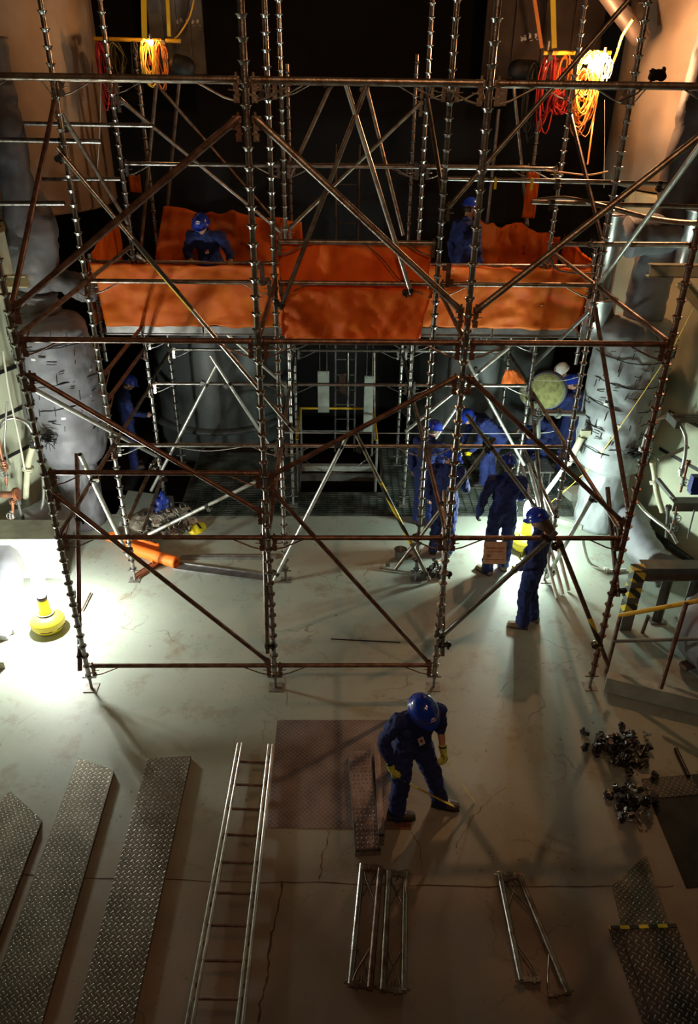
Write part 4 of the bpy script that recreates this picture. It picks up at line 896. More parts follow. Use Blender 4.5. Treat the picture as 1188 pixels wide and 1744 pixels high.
for x in (-.6, .62): q = MB(); q.box((x, -.18, .35), (.05, .05, .70)); q.obj('leg', GREENG, e)
t = MB(); t.box((0, 0, .06), (.2, .18, .12)); t.path([(.0, .1, .12), (-.1, .1, .2), (-.2, .0, .2)], .006, 5); tag(t.obj('ballast_box', GREYP, None, atZ(113, 1022)), 'small grey box with a lead beside the left work light', 'box')
t = MB(); t.tube(atZ(139, 1040, .03), atZ(154, 1010, .03), .012, 8); tag(t.obj('short_bar', RUST), 'short rusty bar on the floor behind the left front post', 'bar')

# ================================================================== WOBBLE LIGHTS
def wobble(p, tilt, label, globe_z, col):
    e = empty('wobble_light', p, label, 'work light', 'yellow wobble lights', tilt)
    q = MB(); q.lathe([(.01, .0), (.10, .004), (.17, .04), (.205, .10), (.212, .135), (.205, .145), (.212, .155), (.195, .20), (.15, .245), (.085, .262), (.075, .262)], (0, 0, 0), 40); q.obj('weighted_base', YEL, e)
    q = MB(); q.lathe([(.075, .25), (.070, .30), (.066, .46), (.060, .48), (.01, .48)], (0, 0, 0), 28); q.obj('neck', YEL, e)
    for k in range(2):
        q = MB(); q.path([(.098*math.cos(a)+.004*k, .098*math.sin(a), .262+.018*k) for a in [2*PI*i/24 for i in range(24)]], .008, 6, closed=True); q.obj('cord_wrap', GREYP, e)
    q = MB()
    for a0 in (-2.1, -1.1, .3):
        q.path([(.208*math.cos(a0+i*.1), .208*math.sin(a0+i*.1), .105) for i in range(8)], .006, 5)
    q.obj('vent_slot', DARK, e)
    q = MB(); q.lathe([(.055, .48), (.062, .49), (.062, .52), (.05, .53)], (0, 0, 0), 20); q.obj('lamp_collar', DARK, e)
    q = MB(); q.lathe([(.01, .53), (.05, .55), (.078, .60), (.085, .70), (.075, .79), (.045, .84), (.001, .855)], (0, 0, 0), 24); q.obj('globe', LENS, e)
    return e
wobble((-3.60, 7.39, 0), (0, 0, .4), 'yellow wobble work light at far left, blazing white', 1, 0)
wobble((2.87, 9.28, 0), (0, 0, 2.2), 'yellow wobble work light glaring behind the standing worker at right', 1, 0)

# ================================================================== FOREGROUND FLOOR
def quadplate(pts, h, label, m, name='tread_plate', cat='plate', group=None, holes=(), z=0.):
    c = sum((Vector(p) for p in pts), Vector())/len(pts); c.z = z; ang = math.atan2(pts[1].y-pts[0].y, pts[1].x-pts[0].x); Ri = rotz(-ang)
    q = [Ri @ (Vector(p)-c) for p in pts]; t = MB(); t.prism([(v.x, v.y) for v in q], 0, h); o = t.obj(name, m, None, c, (0, 0, ang)); return tag(o, label, cat, group)
def plank(pts, label):
    o = quadplate([atZ(*p, .045) for p in pts], .045, label, PLANKM, 'scaffold_plank', 'plank', 'tread plate planks at lower left')
    return o
def with_holes(o, L_, w, ang_len):
    t = MB(); n = int(L_/.17)
    for i in range(n):
        for s_ in (-.3, .3):
            t.tube((s_*w, -L_/2+.1+i*.17, .0445), (s_*w, -L_/2+.1+i*.17, .0462), .007, 8)
    t.obj('drain_hole', BLACKM, o)
plank([(-20, 1395), (16, 1346), (71, 1396), (-60, 1744)], 'short pointed tread plank at the left edge of the photo')
o = plank([(-28, 1725), (133, 1290), (194, 1312), (70, 1744), (-34, 1744)], 'long tread plank at lower left, middle of three')
plank([(120, 1760), (252, 1292), (325, 1287), (222, 1760)], 'long tread plank at lower left, nearest the ladder')
# holes along the planks
for P in (((133, 1300), (194, 1320), (-28, 1744), (75, 1744)), ((252, 1300), (320, 1298), (125, 1744), (225, 1744))):
    pass
# ladder of twin-tube rails
def lad():
    z = .055; a0, a1 = atZ(409, 1266, z), atZ(312, 1800, z); b0, b1 = atZ(461, 1268, z), atZ(402, 1800, z)
    e = empty('truss_ladder', a0*1.0, 'shiny twin-tube scaffold ladder lying on the floor', 'ladder'); e.location.z = 0; o0 = Vector(e.location)
    for (s_, t_) in ((a0, a1), (b0, b1)):
        d = (t_-s_).normalized(); n = Vector((-d.y, d.x, 0))
        for k in (-1, 1):
            q = MB(); q.tube(s_-o0+n*.021*k, t_-o0+n*.021*k+Vector((0, 0, 0)), .0145, 12, hollow=1); q.obj('rail', PALE, e)
        q = MB()
        for i in range(9): c = s_.lerp(t_, (i+.5)/9)-o0; q.box(c, (.03, .03, .012), rotz(math.atan2(d.y, d.x)))
        q.obj('web_plate', RUST, e)
    L_ = (a1-a0).length; n = 11
    for i, py in enumerate((1297, 1336, 1377, 1421, 1468, 1520, 1575, 1635, 1700, 1772)):
        f = (atZ(400, py, z).y-a0.y)/(a1.y-a0.y); p, r = a0.lerp(a1, f)-o0, b0.lerp(b1, f)-o0; q = MB(); q.tube(p, r, .0125, 10); q.obj('rung', RUST, e)
lad()
# floor hatch cover: tread plate let into the slab with a bare corner
quadplate([atZ(472, 1226, .004), atZ(660, 1226, .004), atZ(668, 1412, .004), atZ(455, 1410, .004)], .004, 'large tread plate set flush in the floor right of the ladder', PLATEM, 'floor_tread_plate')
quadplate([atZ(652, 1385, .003), atZ(697, 1385, .003), atZ(700, 1413, .003), atZ(652, 1413, .003)], .0035, 'bare rust-brown patch cover at the feet of the nearest worker', mat('rust_patch', (.20, .085, .045), .8, 0, (.12, .05, .03), 20), 'rusty_cover')
# slab joint across the foreground
t = MB(); jp = [(20, 1488), (150, 1495), (290, 1498), (420, 1503), (540, 1503), (700, 1508), (830, 1510), (960, 1510), (1080, 1509), (1160, 1510)]
t2 = []
for i in range(len(jp)-1):
    for k in range(6):
        u = k/6; t2.append(atZ(jp[i][0]+(jp[i+1][0]-jp[i][0])*u, jp[i][1]+(jp[i+1][1]-jp[i][1])*u+random.uniform(-1.2, 1.2), .001))
vs = []; w_ = .006
for p in t2: ww = w_*random.uniform(.5, 1.3); vs += [p+Vector((0, ww, 0)), p-Vector((0, ww, 0))]
t.add(vs, [(2*i, 2*i+1, 2*i+3, 2*i+2) for i in range(len(t2)-1)]); setting(t.obj('trim_20', mat('joint_dirt', (.09, .055, .035), .9)))
# wandering cracks
def crack(pp, w, nm):
    t = MB(); P = spline([atZ(x, y, .001) for x, y in pp], 5); vs = []
    for p in P:
        p = p+Vector((random.uniform(-.012, .012), random.uniform(-.012, .012), 0)); ww = w*random.uniform(.3, 1.2); vs += [p+Vector((ww, 0, .0)), p-Vector((ww, 0, 0))]
    t.add(vs, [(2*i, 2*i+1, 2*i+3, 2*i+2) for i in range(len(P)-1)]); setting(t.obj(nm, MATS['joint_dirt']))
crack([(560, 1412), (556, 1440), (548, 1458), (545, 1500)], .006, 'trim_21'); crack([(482, 1500), (470, 1560), (458, 1610), (455, 1660), (445, 1700), (440, 1744)], .010, 'trim_22')
crack([(860, 1340), (820, 1375), (800, 1400), (775, 1445)], .004, 'trim_23'); crack([(487, 1200), (486, 1160), (470, 1130)], .003, 'trim_24'); crack([(700, 1415), (712, 1440), (720, 1490)], .003, 'trim_25')
crack([(234, 995), (222, 1012), (202, 1022)], .005, 'trim_26'); crack([(890, 1150), (862, 1165), (845, 1190)], .003, 'trim_27')
# perforated steel planks by the nearest worker
def perf(p0, p1, w, h, label, flip=False):
    p0, p1 = Vector(p0), Vector(p1); d = p1-p0; L_ = d.length; ang = math.atan2(d.y, d.x); e = empty('perforated_plank', (p0+p1)/2, label, 'plank', 'perforated planks at the nearest worker', (0, 0, ang))
    q = MB(); q.box((0, 0, h-.004), (L_, w, .006)); face = q
    for s_ in (-1, 1): q = MB(); q.box((0, s_*w/2, h/2), (L_, .006, h)); q.box((0, s_*(w/2-.012), .004), (L_, .024, .006)); q.obj('side_flange', GALV, e)
    q = face; n = int(L_/.047) if w > .1 else 0
    for i in range(n):
        for k in range(5):
            q.lathe([(.010, 0), (.008, .005), (.003, .006)], (-L_/2+.03+i*.047, (k-2)*w*.19+(.0 if i % 2 else .01), h-.001), 6, caps=False)
    q.obj('deck_face', mat('worn_plank' + str(flip), (.30, .28, .28), .42, .75, (.20, .16, .155), 6), e)
    for x in (-L_/2, L_/2): q = MB(); q.box((x, 0, h/2-.01), (.006, w*.95, h*.6)); q.path([(x, w*.3, h*.5), (x*1.035, w*.3, h*.5), (x*1.04, w*.3, h*.9)], .006, 5); q.path([(x, -w*.3, h*.5), (x*1.035, -w*.3, h*.5), (x*1.04, -w*.3, h*.9)], .006, 5); q.obj('end_hook', GALV, e)
    return e
perf(atZ(611, 1290, .0), atZ(626, 1458, .0), .225, .10, 'perforated steel plank lying face up left of the nearest worker')
e = perf(atZ(641, 1290, 0)+Vector((0, .02, 0)), atZ(648, 1440, 0), .05, .17, 'second perforated plank standing on edge against the first', True)
# loose ledgers on the floor
def floor_ledger(a, b_, label, k, lie, z=.028):
    A = atZ(*a, z); B = atZ(*b_, z)
    ledger(A, B, label, k, 'ledger tubes lying on the floor', (1, 1), .026, 0)
    e = [o for o in COL.objects if o.name.startswith('ledger_tube') and o.type == 'EMPTY'][-1]
    d = B-A; ang = math.atan2(d.y, d.x)
    e.rotation_euler = (math.radians(88)*lie, 0, ang); e['category'] = 'scaffold ledger'; return e
def fl_(a, b_, label, k, lie, z=.028):
    A = atZ(*a, z); B = atZ(*b_, z); d = B-A; e = ledger(A, B, label, k, 'ledger tubes lying on the floor', (1, 1), .026)
    e.rotation_euler = (math.radians(88)*lie, 0, math.atan2(d.y, d.x)); return e
fl_((617, 1463), (595, 1690), 'bright ledger tube on the floor, leftmost of the front four', 'g', 1)
fl_((648, 1470), (628, 1696), 'rusty ledger tube on the floor, second from left of the front four', 'r', -1, .055)
fl_((662, 1476), (650, 1700), 'dull ledger tube on the floor, third from left of the front four', 'd', 1, .05)
fl_((690, 1476), (687, 1700), 'shiny ledger tube on the floor, rightmost of the front four', 'g', -1)
fl_((848, 1478), (890, 1684), 'bright slim ledger tube on the floor, left leg of the V', 'g', -1 and 1)
fl_((880, 1482), (972, 1704), 'dull ledger tube on the floor, right leg of the V', 'd', -1, .03)
# right foreground plates
quadplate([atZ(1100, 1456, .006), atZ(1141, 1578, .006), atZ(1058, 1582, .006), atZ(1042, 1508, .006)], .006, 'greenish tread plate with a pointed top at lower right', PLANKM)
big = quadplate([atZ(1037, 1582, .012), atZ(1152, 1577, .012), atZ(1235, 1790, .012), atZ(1112, 1790, .012)], .012, 'dark tread plate with a yellow and black tape edge at lower right', PLATED)
t = MB(); a, c = atZ(1037, 1580, .014), atZ(1152, 1576, .014); d = c-a; t.box((a+c)/2-Vector(big.location)*0, (d.length, .03, .004), rotz(math.atan2(d.y, d.x))); o = t.obj('hazard_tape', HAZX); o.parent = big; o.matrix_parent_inverse = big.matrix_world.inverted() if False else Matrix.Rotation(-big.rotation_euler.z, 4, 'Z') @ Matrix.Translation(-Vector(big.location))
quadplate([atZ(1062, 1606, .03), atZ(1160, 1600, .03), atZ(1240, 1790, .03), atZ(1135, 1790, .03)], .014, 'smaller tread plate lying on top of the taped plate', PLATED, z=.014)
quadplate([atZ(1092, 1326, .008), atZ(1188, 1318, .008), atZ(1290, 1500, .008), atZ(1168, 1512, .008)], .008, 'smooth dark steel plate at the right edge beside the clamps', mat('smooth_plate', (.05, .045, .04), .35, .7, (.03, .025, .022), 3))
quadplate([atZ(1092, 1326, .02), atZ(1176, 1318, .02), atZ(1192, 1352, .02), atZ(1105, 1360, .02)], .006, 'worn strip of tread plate on the far end of the dark plate', PLATED, z=.0085)
loose(atZ(1150, 1275, .03), atZ(1172, 1322, .03), 'short dark tube lying behind the right steel plate', DARK, (), r=.022)
# couplers heaped on the floor
cm = MB(); clampmesh(cm, (0, 0, 0), Matrix.Identity(3)); CL1 = cm.mesh('pipe_coupler', CLAMPM)
cm = MB()
cm.path([(.036*math.cos(a), .036*math.sin(a), 0) for a in [-.4+i*.45 for i in range(11)]], .011, 6); cm.box((.05, -.02, 0), (.03, .03, .03)); cm.tube((.05, -.05, 0), (.06, .07, 0), .007, 6); cm.tube((.06, .07, 0), (.062, .09, 0), .013, 6)
CL2 = cm.mesh('pipe_coupler', mat('bright_coupler', (.42, .42, .41), .28, .9))
def heap(c, n, sx, sy, lab, seed, grp, zmax=.12):
    random.seed(seed)
    for i in range(n):
        x, y = random.gauss(0, sx), random.gauss(0, sy); hgt = zmax*math.exp(-(x*x/(2*sx*sx)+y*y/(2*sy*sy)))
        o = inst(CL2 if random.random() < .3 else CL1, 'pipe_coupler', None, (c[0]+x, c[1]+y, .035+random.random()*hgt), (random.uniform(-1.2, 1.2), random.uniform(-1.2, 1.2), random.uniform(0, 6.28))); o.scale = (.82,)*3
        tag(o, lab, 'pipe coupler', grp)
c = atZ(1055, 1278); heap(c, 60, .14, .13, 'dark pipe coupler in the upper heap on the right floor', 51, 'couplers in the upper right heap')
c = atZ(1018, 1280); heap(c, 12, .07, .05, 'dark pipe coupler at the left tail of the upper right heap', 52, 'couplers at the left tail of the heap', .05)
c = atZ(1078, 1368); heap(c, 32, .12, .12, 'pipe coupler in the lower heap beside the dark steel plate', 53, 'couplers in the lower right heap', .09)
c = atZ(742, 975); heap(c, 24, .07, .08, 'pipe coupler in the small heap at the foot of the second-row post', 54, 'couplers in the small middle heap', .14)

# ================================================================== RIGHT: hazard post, beam, handrail, stair side
e = empty('hazard_post', (3.76, 7.42, 0), 'square steel post with yellow and black tape beside the right handrail', 'post')
q = MB(); q.box((0, 0, .47), (.15, .13, .94)); q.obj('post', GREYP, e)
for z in (.36, .60, .84): q = MB(); q.box((0, 0, z), (.154, .134, .15)); q.obj('hazard_tape', HAZZ, e)
q = MB(); q.box((0, 0, .945), (.16, .14, .012)); q.obj('top_cap', HAZZ, e)
e = empty('steel_beam', (3.85, 7.55, 0), 'grey steel beam on legs leaving the photo at right', 'beam')
q = MB(); q.box((1.2, 0, .90), (2.4, .20, .012)); q.box((1.2, 0, .72), (2.4, .20, .012)); q.box((1.2, 0, .81), (2.4, .012, .18)); q.obj('beam', GREYP, e)
for x in (.42, .78, 1.05): q = MB(); q.box((x, 0, .36), (.012, .12, .72)); q.box((x-.05, .0, .36), (.10, .012, .72)); q.box((x-.03, 0, .01), (.2, .14, .02)); q.obj('leg', GREYP, e)
t = MB(); t.tube(atZ(1093, 1078), atZ(1093, 1078)+Vector((.02, 0, .28)), .024, 12); tag(t.obj('pipe_stub', RUST), 'short upright pipe stub beside the taped post', 'pipe')
def rail():
    e = empty('handrail', (3.30, 6.62, 0), 'handrail with a yellow top bar over the sloping steel plate at right', 'handrail'); o0 = Vector(e.location)
    A = atY(1030, 1150, 6.55); A.z = max(A.z, .0); T = atY(1056, 1048, 6.72)
    B = Vector((T.x, T.y, T.z))
    q = MB(); q.tube(Vector((A.x, A.y, .02))-o0, T-o0, .024, 12); q.obj('rail_post', RUST, e)
    T2 = atY(1195, 1022, 6.3); q = MB(); q.tube(T-o0, T2-o0+(T2-T)*.4, .026, 12); q.ball(T-o0, .026, 10); q.obj('top_bar', YELP, e)
    m0 = atY(1044, 1092, 6.64); m1 = atY(1195, 1088, 6.3); q = MB(); q.tube(m0-o0, m1-o0+(m1-m0)*.4, .021, 12); q.obj('middle_bar', GREYP, e)
    P0 = atY(1124, 1173, 5.9); P1 = atY(1168, 1026, 6.36); q = MB(); q.tube(P0-o0, P1-o0, .027, 12); q.obj('rail_post', RUST, e)
rail()
B0, B1 = atZ(1028, 1179, .012), atZ(1262, 1236, .012); dv = (B1-B0).normalized(); bk_ = Vector((-dv.y, dv.x, 0)); up_ = Vector((0, 0, 1))
t = MB(); Rm = rotz(math.atan2(dv.y, dv.x)); Lm = (B1-B0).length; mid = (B0+B1)/2
t.box(mid+up_*.11, (Lm, .012, .20), Rm); t.box(mid+up_*.21+bk_*.06, (Lm, .12, .012), Rm); t.box(mid+up_*.012+bk_*.05, (Lm, .10, .010), Rm); t.box(B0+up_*.11+bk_*.05, (.012, .10, .19), Rm)
tag(t.obj('steel_side_plate', GREENG), 'smooth grey steel channel edge below the handrail at right', 'plate')
t = MB(); t.box((0, 0, .02), (.5, .12, .04), rotz(.35)); t.box((.1, .14, .02), (.5, .02, .08), rotz(.35)); tag(t.obj('steel_offcut', RUST, None, atZ(1172, 1140, .0)+Vector((.1, 0, .1))), 'rusty steel offcut beside the jacketed elbow at right', 'offcut')
q = MB(); q.box((0, 0, -.2), (.8, 1.6, .4)); 
t = MB(); t.box((4.38, 4.75, .10), (.5, 1.5, .2), rotz(-.1)); tag(t.obj('wall_curb', CREAM), 'cream curb at the right edge of the photo beside the couplers', 'curb')

# sign sheet tied on the front ledger
e = empty('paper_sign', (1.655, Y1-.035, 2.04), 'cream paper sign with orange lettering tied to the front ledger', 'sign')
s_ = MB(); n = 8; vs = []
for j in range(n+1):
    for i in range(n+1):
        u, v = i/n, j/n; vs.append((-.115+.225*u+.02*v*u, -.012-.03*v*v-.010*math.sin(u*3)*v, -.01-.25*v))
M_ = len(vs); fs = [(j*(n+1)+i, j*(n+1)+i+1, (j+1)*(n+1)+i+1, (j+1)*(n+1)+i) for j in range(n) for i in range(n)]
s_.add(vs+[(v[0], v[1]+.002, v[2]) for v in vs], fs+[tuple(M_+k for k in f[::-1]) for f in fs], True); s_.obj('sheet', PAPER, e)
def text(s_, size, loc, m, parent, rot=(PI/2, 0, 0), name='lettering', ext=.0004, align_='CENTER'):
    cu = bpy.data.curves.new('t', 'FONT'); cu.body = s_; cu.size = size; cu.extrude = ext; cu.align_x = align_; o = bpy.data.objects.new('t', cu); COL.objects.link(o)
    dg = bpy.context.evaluated_depsgraph_get(); me = bpy.data.meshes.new_from_object(o.evaluated_get(dg)); bpy.data.objects.remove(o); me.materials.clear(); me.materials.append(m)
    return inst(me, name, parent, loc, rot)
text('PERMANENT', .034, (0, -.030, -.085), INK, e, (PI/2+.09, 0, 0)); text('PLATFORM', .032, (.002, -.034, -.122), INK, e, (PI/2+.12, 0, 0))
t = MB()
for k, w in enumerate((.05, .035)): t.box((-.06, -.038-.004*k, -.155-.018*k), (w, .001, .005))
t.box((0, -.046, -.205), (.2, .001, .003)); t.obj('small_print', BLKINK, e)
for x in (-.09, .075):
    q = MB(); q.path([(x+.004*math.cos(a), .035+.033*math.cos(a), .0+.033*math.sin(a)) for a in [i*PI/6 for i in range(12)]], .003, 5, closed=True); q.obj('tie', BLACKM if x < 0 else ROPEW, e)
# grey card on the top ledger
t = MB(); c = atY(855, 162, 9.0); t.box(c, (.10, .004, .20)); tag(t.obj('hanging_card', mat('grey_card', (.30, .24, .20), .7)), 'grey card hanging behind the third front post at the top', 'card')
for (px, py) in ((843, 306), (905, 308)):
    t = MB(); c = atY(px, py, 9.36); t.box(c+Vector((0, -.03, -.04)), (.03, .01, .12)); t.path([c+Vector((0, .03*math.cos(a), .03*math.sin(a))) for a in [i*PI/4 for i in range(8)]], .006, 5, closed=True); tag(t.obj('yellow_tie', YTAPE), 'yellow tie hanging on the long tube, %s the right platform posts' % ('left of' if px < 860 else 'close to'), 'tie')
# ropes
def rope(pts, r, label, m, sub=6): t = MB(); t.path(spline(pts, sub), r, 6); return tag(t.obj('rope', m), label, 'rope')
rope([atY(1182, 520, 8.2), atY(1140, 600, 8.6), atY(1060, 720, 9.3), atY(1000, 800, 9.8), atY(935, 858, 10.2)], .006, 'yellow rope running diagonally down past the right vessel', CORDY)
rope([atY(300, 762, Y3), atY(360, 768, Y3), atY(450, 755, Y3)], .006, 'thin sagging string under the left lit ledger', ROPEW)
rope([atY(480, 737, 10.5), atY(700, 738, 10.5), atY(905, 738, 10.5), atY(943, 734, 10.3)], .004, 'long thin string stretched across behind the workers', ROPEW)
rope([atY(908, 647, 11), atY(960, 648, 10.8), atY(1015, 632, 10.6)], .004, 'thin line passing in front of the white-helmeted worker', ROPEW)
rope([atY(928, 290, 10.5), atY(960, 294, 10.5), atY(1000, 298, 10.4), atY(1035, 292, 10.3)], .010, 'orange cord sagging above the right platform', CORDO)
rope([atY(1013, 180, 11.6), atY(1008, 220, 11.2), atY(1000, 280, 11)], .012, 'doubled orange cord hanging below the glowing bundle', CORDO)
rope([atY(1029, 170, 11.4), atY(1029, 240, 11.4), atY(1028, 320, 11.4)], .005, 'straight white cord hanging right of the orange one', ROPEW)
rope([atY(172, 130, 10.7), atY(170, 220, 10.7), atY(165, 300, 10.7)], .005, 'thin white cord hanging at upper left', ROPEW)
rope([atY(1078, 32, 10.8), atY(1060, 60, 11.2), atY(1050, 90, 11.4), atY(1038, 120, 11.6)], .018, 'yellow strap running up from the glowing bundle', CORDY)
rope([atY(330, 0, 12.6), atY(322, 30, 12.6), atY(305, 58, 12.6), atY(296, 66, 12.6)], .012, 'yellow and black cables curving down to the left bar', CORDY)
rope([atY(322, -5, 12.8), atY(316, 30, 12.8), atY(300, 60, 12.8)], .012, 'black cable curving beside the yellow one at upper left', BLACKM)
rope([atY(702, 478, Y2-.02), atY(680, 476, Y2), atY(650, 440, Y2), atY(620, 415, Y2)], .006, 'thin black cable draped on the middle orange sheet', BLACKM)
rope([atY(938, 440, 10.4), atY(950, 460, 10.4), atY(1000, 466, 10.4), atY(1036, 462, 10.3), atY(1030, 472, 10.3)], .012, 'thick black hose draped on the right guard rail', BLACKM)
# cable coils hanging
def coils(c, n, rx, rz, label, m, seed, r=.008, drop=.0, group=None):
    random.seed(seed); t = MB()
    for i in range(n):
        a0 = random.uniform(0, 6); ex = rx*random.uniform(.6, 1.15); ez = rz*random.uniform(.7, 1.2); ox, oy = random.gauss(0, rx*.25), random.gauss(0, .05); P = []
        for k in range(18):
            a = 2*PI*k/18; P.append(Vector((ox+ex*math.cos(a)*(1+.1*math.sin(3*a+a0)), oy+.05*math.sin(2*a+a0), -ez+ez*math.sin(a)+.03*math.cos(3*a+a0))))
        t.path(P, r, 6, closed=True)
    return tag(t.obj('cable_coil', m, None, c), label, 'cable coil', group)
G = 'cable coils hanging at the top'
coils(atY(1005, 90, 11.35), 14, .16, .30, 'large orange-yellow extension cord coil around the bright lamp', CORDY, 61, .009, group=G)
coils(atY(1000, 120, 11.3), 12, .15, .33, 'tangled orange cord mass hanging below the bright lamp', CORDO, 62, .008, group=G)
coils(atY(1028, 100, 11.3), 5, .08, .14, 'small white cord coil right of the bright lamp', ROPEW, 63, .008, group=G)
coils(atY(962, 95, 12.1), 7, .10, .28, 'yellow cord loop hung left of the bright lamp', CORDO, 64, .008, group=G)
coils(atY(938, 95, 12.1), 8, .11, .42, 'red and dark cord coil hung near the black bag', CORDR, 65, .009, group=G)
coils(atY(912, 110, 12.2), 5, .10, .45, 'dark cord coil hung at the left of the right-hand group', BLACKM, 66, .010, group=G)
coils(atY(955, 160, 12.0), 7, .10, .10, 'bundle of red plugs and cords below the bar', CORDR, 67, .012, group=G)
coils(atY(250, 70, 12.15), 9, .09, .26, 'orange cord coil glowing at the left lamp', CORDY, 68, .010, group=G)
coils(atY(272, 72, 12.15), 8, .08, .26, 'tangled orange cord right of the left lamp', CORDO, 69, .008, group=G)
coils(atY(172, 75, 12.2), 8, .07, .36, 'dark red cord coil at the far left of the yellow bar', CORDR, 70, .010, group=G)
coils(atY(195, 75, 12.2), 6, .09, .25, 'dim olive cord coil behind the left post', mat('olive_cord', (.12, .10, .03), .6), 71, .010, group=G)
coils(atY(232, 75, 12.2), 5, .06, .25, 'thin dark cord coil left of the glowing coil', BLACKM, 72, .008, group=G)
for px, py, Yb, rr, lb in ((1010, 112, 11.3, .075, 'glowing tungsten lamp inside the cord bundle at upper right'), (1028, 98, 11.3, .055, 'second glowing lamp at the right end of the bundle'), (998, 100, 11.38, .06, 'third glowing lamp low in the cord bundle'), (257, 72, 12.02, .035, 'small glowing lamp on the left yellow bar')):
    e = MB(); e.ball((0, 0, 0), rr, 14); o = e.obj('tungsten_lamp', BULB, None, atY(px, py, Yb)); tag(o, lb, 'lamp')
    q = MB(); q.tube((0, 0, rr*.8), (0, 0, rr*.8+.07), .02, 10); q.obj('lamp_socket', BLACKM, o)
for x, y, w, h, lb in ((262, 103, .16, .12, 'red label tag behind the glowing left coil'), (958, 122, .12, .10, 'red label tag behind the yellow cord loop at upper right')):
    t = MB(); t.box(atY(x, y, 12.4), (w, .01, h)); tag(t.obj('red_tag', mat('red_tag%d' % x, (.8, .10, .09), .6)), lb, 'tag')
t = MB()
for k in range(1): t.capsule((0, 0, -.12), (.12, 0, -.14), .15, .14, 14)
tag(t.obj('black_bag', BLACKM, None, atY(300, 95, 12.3)), 'black bag hanging right of the glowing left coil', 'bag')
t = MB(); t.capsule((0, 0, 0), (.22, 0, 0), .13, .12, 14); tag(t.obj('black_bag', BLACKM, None, atY(880, 118, 12.4)), 'black bag behind the right cords, near the dark red coil', 'bag')
# yellow taped ladder rails rising out of the picture
for pts, lb in ((((244, -30), (246, 66)), 'yellow taped ladder rail behind the left lamp, the wider one'), (((284, -30), (288, 62)), 'yellow taped ladder rail behind the left lamp, the thinner one'), (((940, -30), (943, 82)), 'upright yellow taped rail left of the bright lamp'), (((908, -10), (922, 82)), 'slanting orange and yellow strap beside the upright rail')):
    a, c = atY(*pts[0], 12.9), atY(*pts[1], 12.9); t = MB(); d = c-a; t.box((a+c)/2, (.075 if '244' in str(pts) or '940' in str(pts) else .05, .03, d.length), align(d)); tag(t.obj('taped_rail', YTAPE if '908' not in str(pts) else CORDO), lb, 'rail')
# grey chute pipe at the upper right
t = MB(); a, c = atY(1020, -30, 12.0), atY(1092, 70, 12.0); t.tube(a, c, .12, 24); tag(t.obj('sloping_pipe', mat('chute_grey', (.28, .22, .19), .45, .3)), 'thick sloping pipe entering from the top at right', 'pipe')
for (px, py) in ((1112, 128),):
    t = MB(); clampmesh(t, (0, 0, 0), Matrix.Rotation(.6, 3, 'X')); t.path([(.0, 0, -.03), (-.1, 0, -.12), (-.22, 0, -.17)], .008, 6); tag(t.obj('rail_clamp', DARK, None, atY(px, py, Y1)), 'dark star-shaped clamp on the top ledger near the right edge', 'clamp')
#PEOPLE
# ================================================================== PEOPLE
wtex = bpy.data.textures.new('cloth_folds', 'CLOUDS'); wtex.noise_scale = .075; wtex.noise_depth = 2
def fuse(mb, name, m, voxel, smooth=4, folds=0.):
    """fuse overlapping volumes into one continuous surface"""
    me = mb.mesh(name, m); o = bpy.data.objects.new('tmp', me); COL.objects.link(o)
    r = o.modifiers.new('r', 'REMESH'); r.mode = 'VOXEL'; r.voxel_size = voxel; r.use_smooth_shade = True
    s = o.modifiers.new('s', 'SMOOTH'); s.factor = .5; s.iterations = smooth
    if folds: d = o.modifiers.new('d', 'DISPLACE'); d.texture = wtex; d.strength = folds; d.mid_level = .5
    out = bpy.data.meshes.new_from_object(o.evaluated_get(bpy.context.evaluated_depsgraph_get())); out.name = name
    bpy.data.objects.remove(o); out.materials.clear(); out.materials.append(m)
    for p in out.polygons: p.use_smooth = True
    return out
def hand(mb, wr, d, pn, side, curl=.35, fat=1.):
    """palm, four unequal fingers bent towards the palm normal pn, thumb off the side of the palm"""
    wr = Vector(wr); d = Vector(d).normalized(); pn = Vector(pn); pn = (pn-d*pn.dot(d)).normalized(); lat = d.cross(pn)*side
    for k, (o_, l_) in enumerate(((.030, .066), (.011, .075), (-.009, .070), (-.028, .054))):
        kn = wr+d*(.088-.004*abs(k-1))+lat*o_; mb.capsule(wr+lat*o_*.55+d*.01, kn, .015*fat, .0125*fat, 8); p = kn; v = d+lat*o_*1.4; c = curl*(1+.12*k)
        for j, fr in enumerate((.45, .31, .24)):
            v = (v.normalized()*math.cos(c)+pn*math.sin(c)); q = p+v.normalized()*l_*fr*1.08; mb.capsule(p, q, (.0098-.0007*j)*fat, (.0092-.0009*j)*fat, 8); p = q
            pn2 = pn-v.normalized()*pn.dot(v.normalized())
            if pn2.length > .05: pnl = pn2.normalized()
            v = v.normalized()*math.cos(c)+pnl*math.sin(c)
    t0 = wr+d*.022+lat*.022; v = (d*.72+lat*.62+pn*.35).normalized(); q = t0+v*.040; mb.capsule(t0, q, .0145*fat, .0115*fat, 8)
    v = (d*.9+lat*.15+pn*(.3+curl*.5)).normalized(); q2 = q+v*.030; mb.capsule(q, q2, .0112*fat, .0098*fat, 8)
    v = (d*.8-lat*.05+pn*(.3+curl)).normalized(); mb.capsule(q2, q2+v*.024, .0098*fat, .0082*fat, 8)
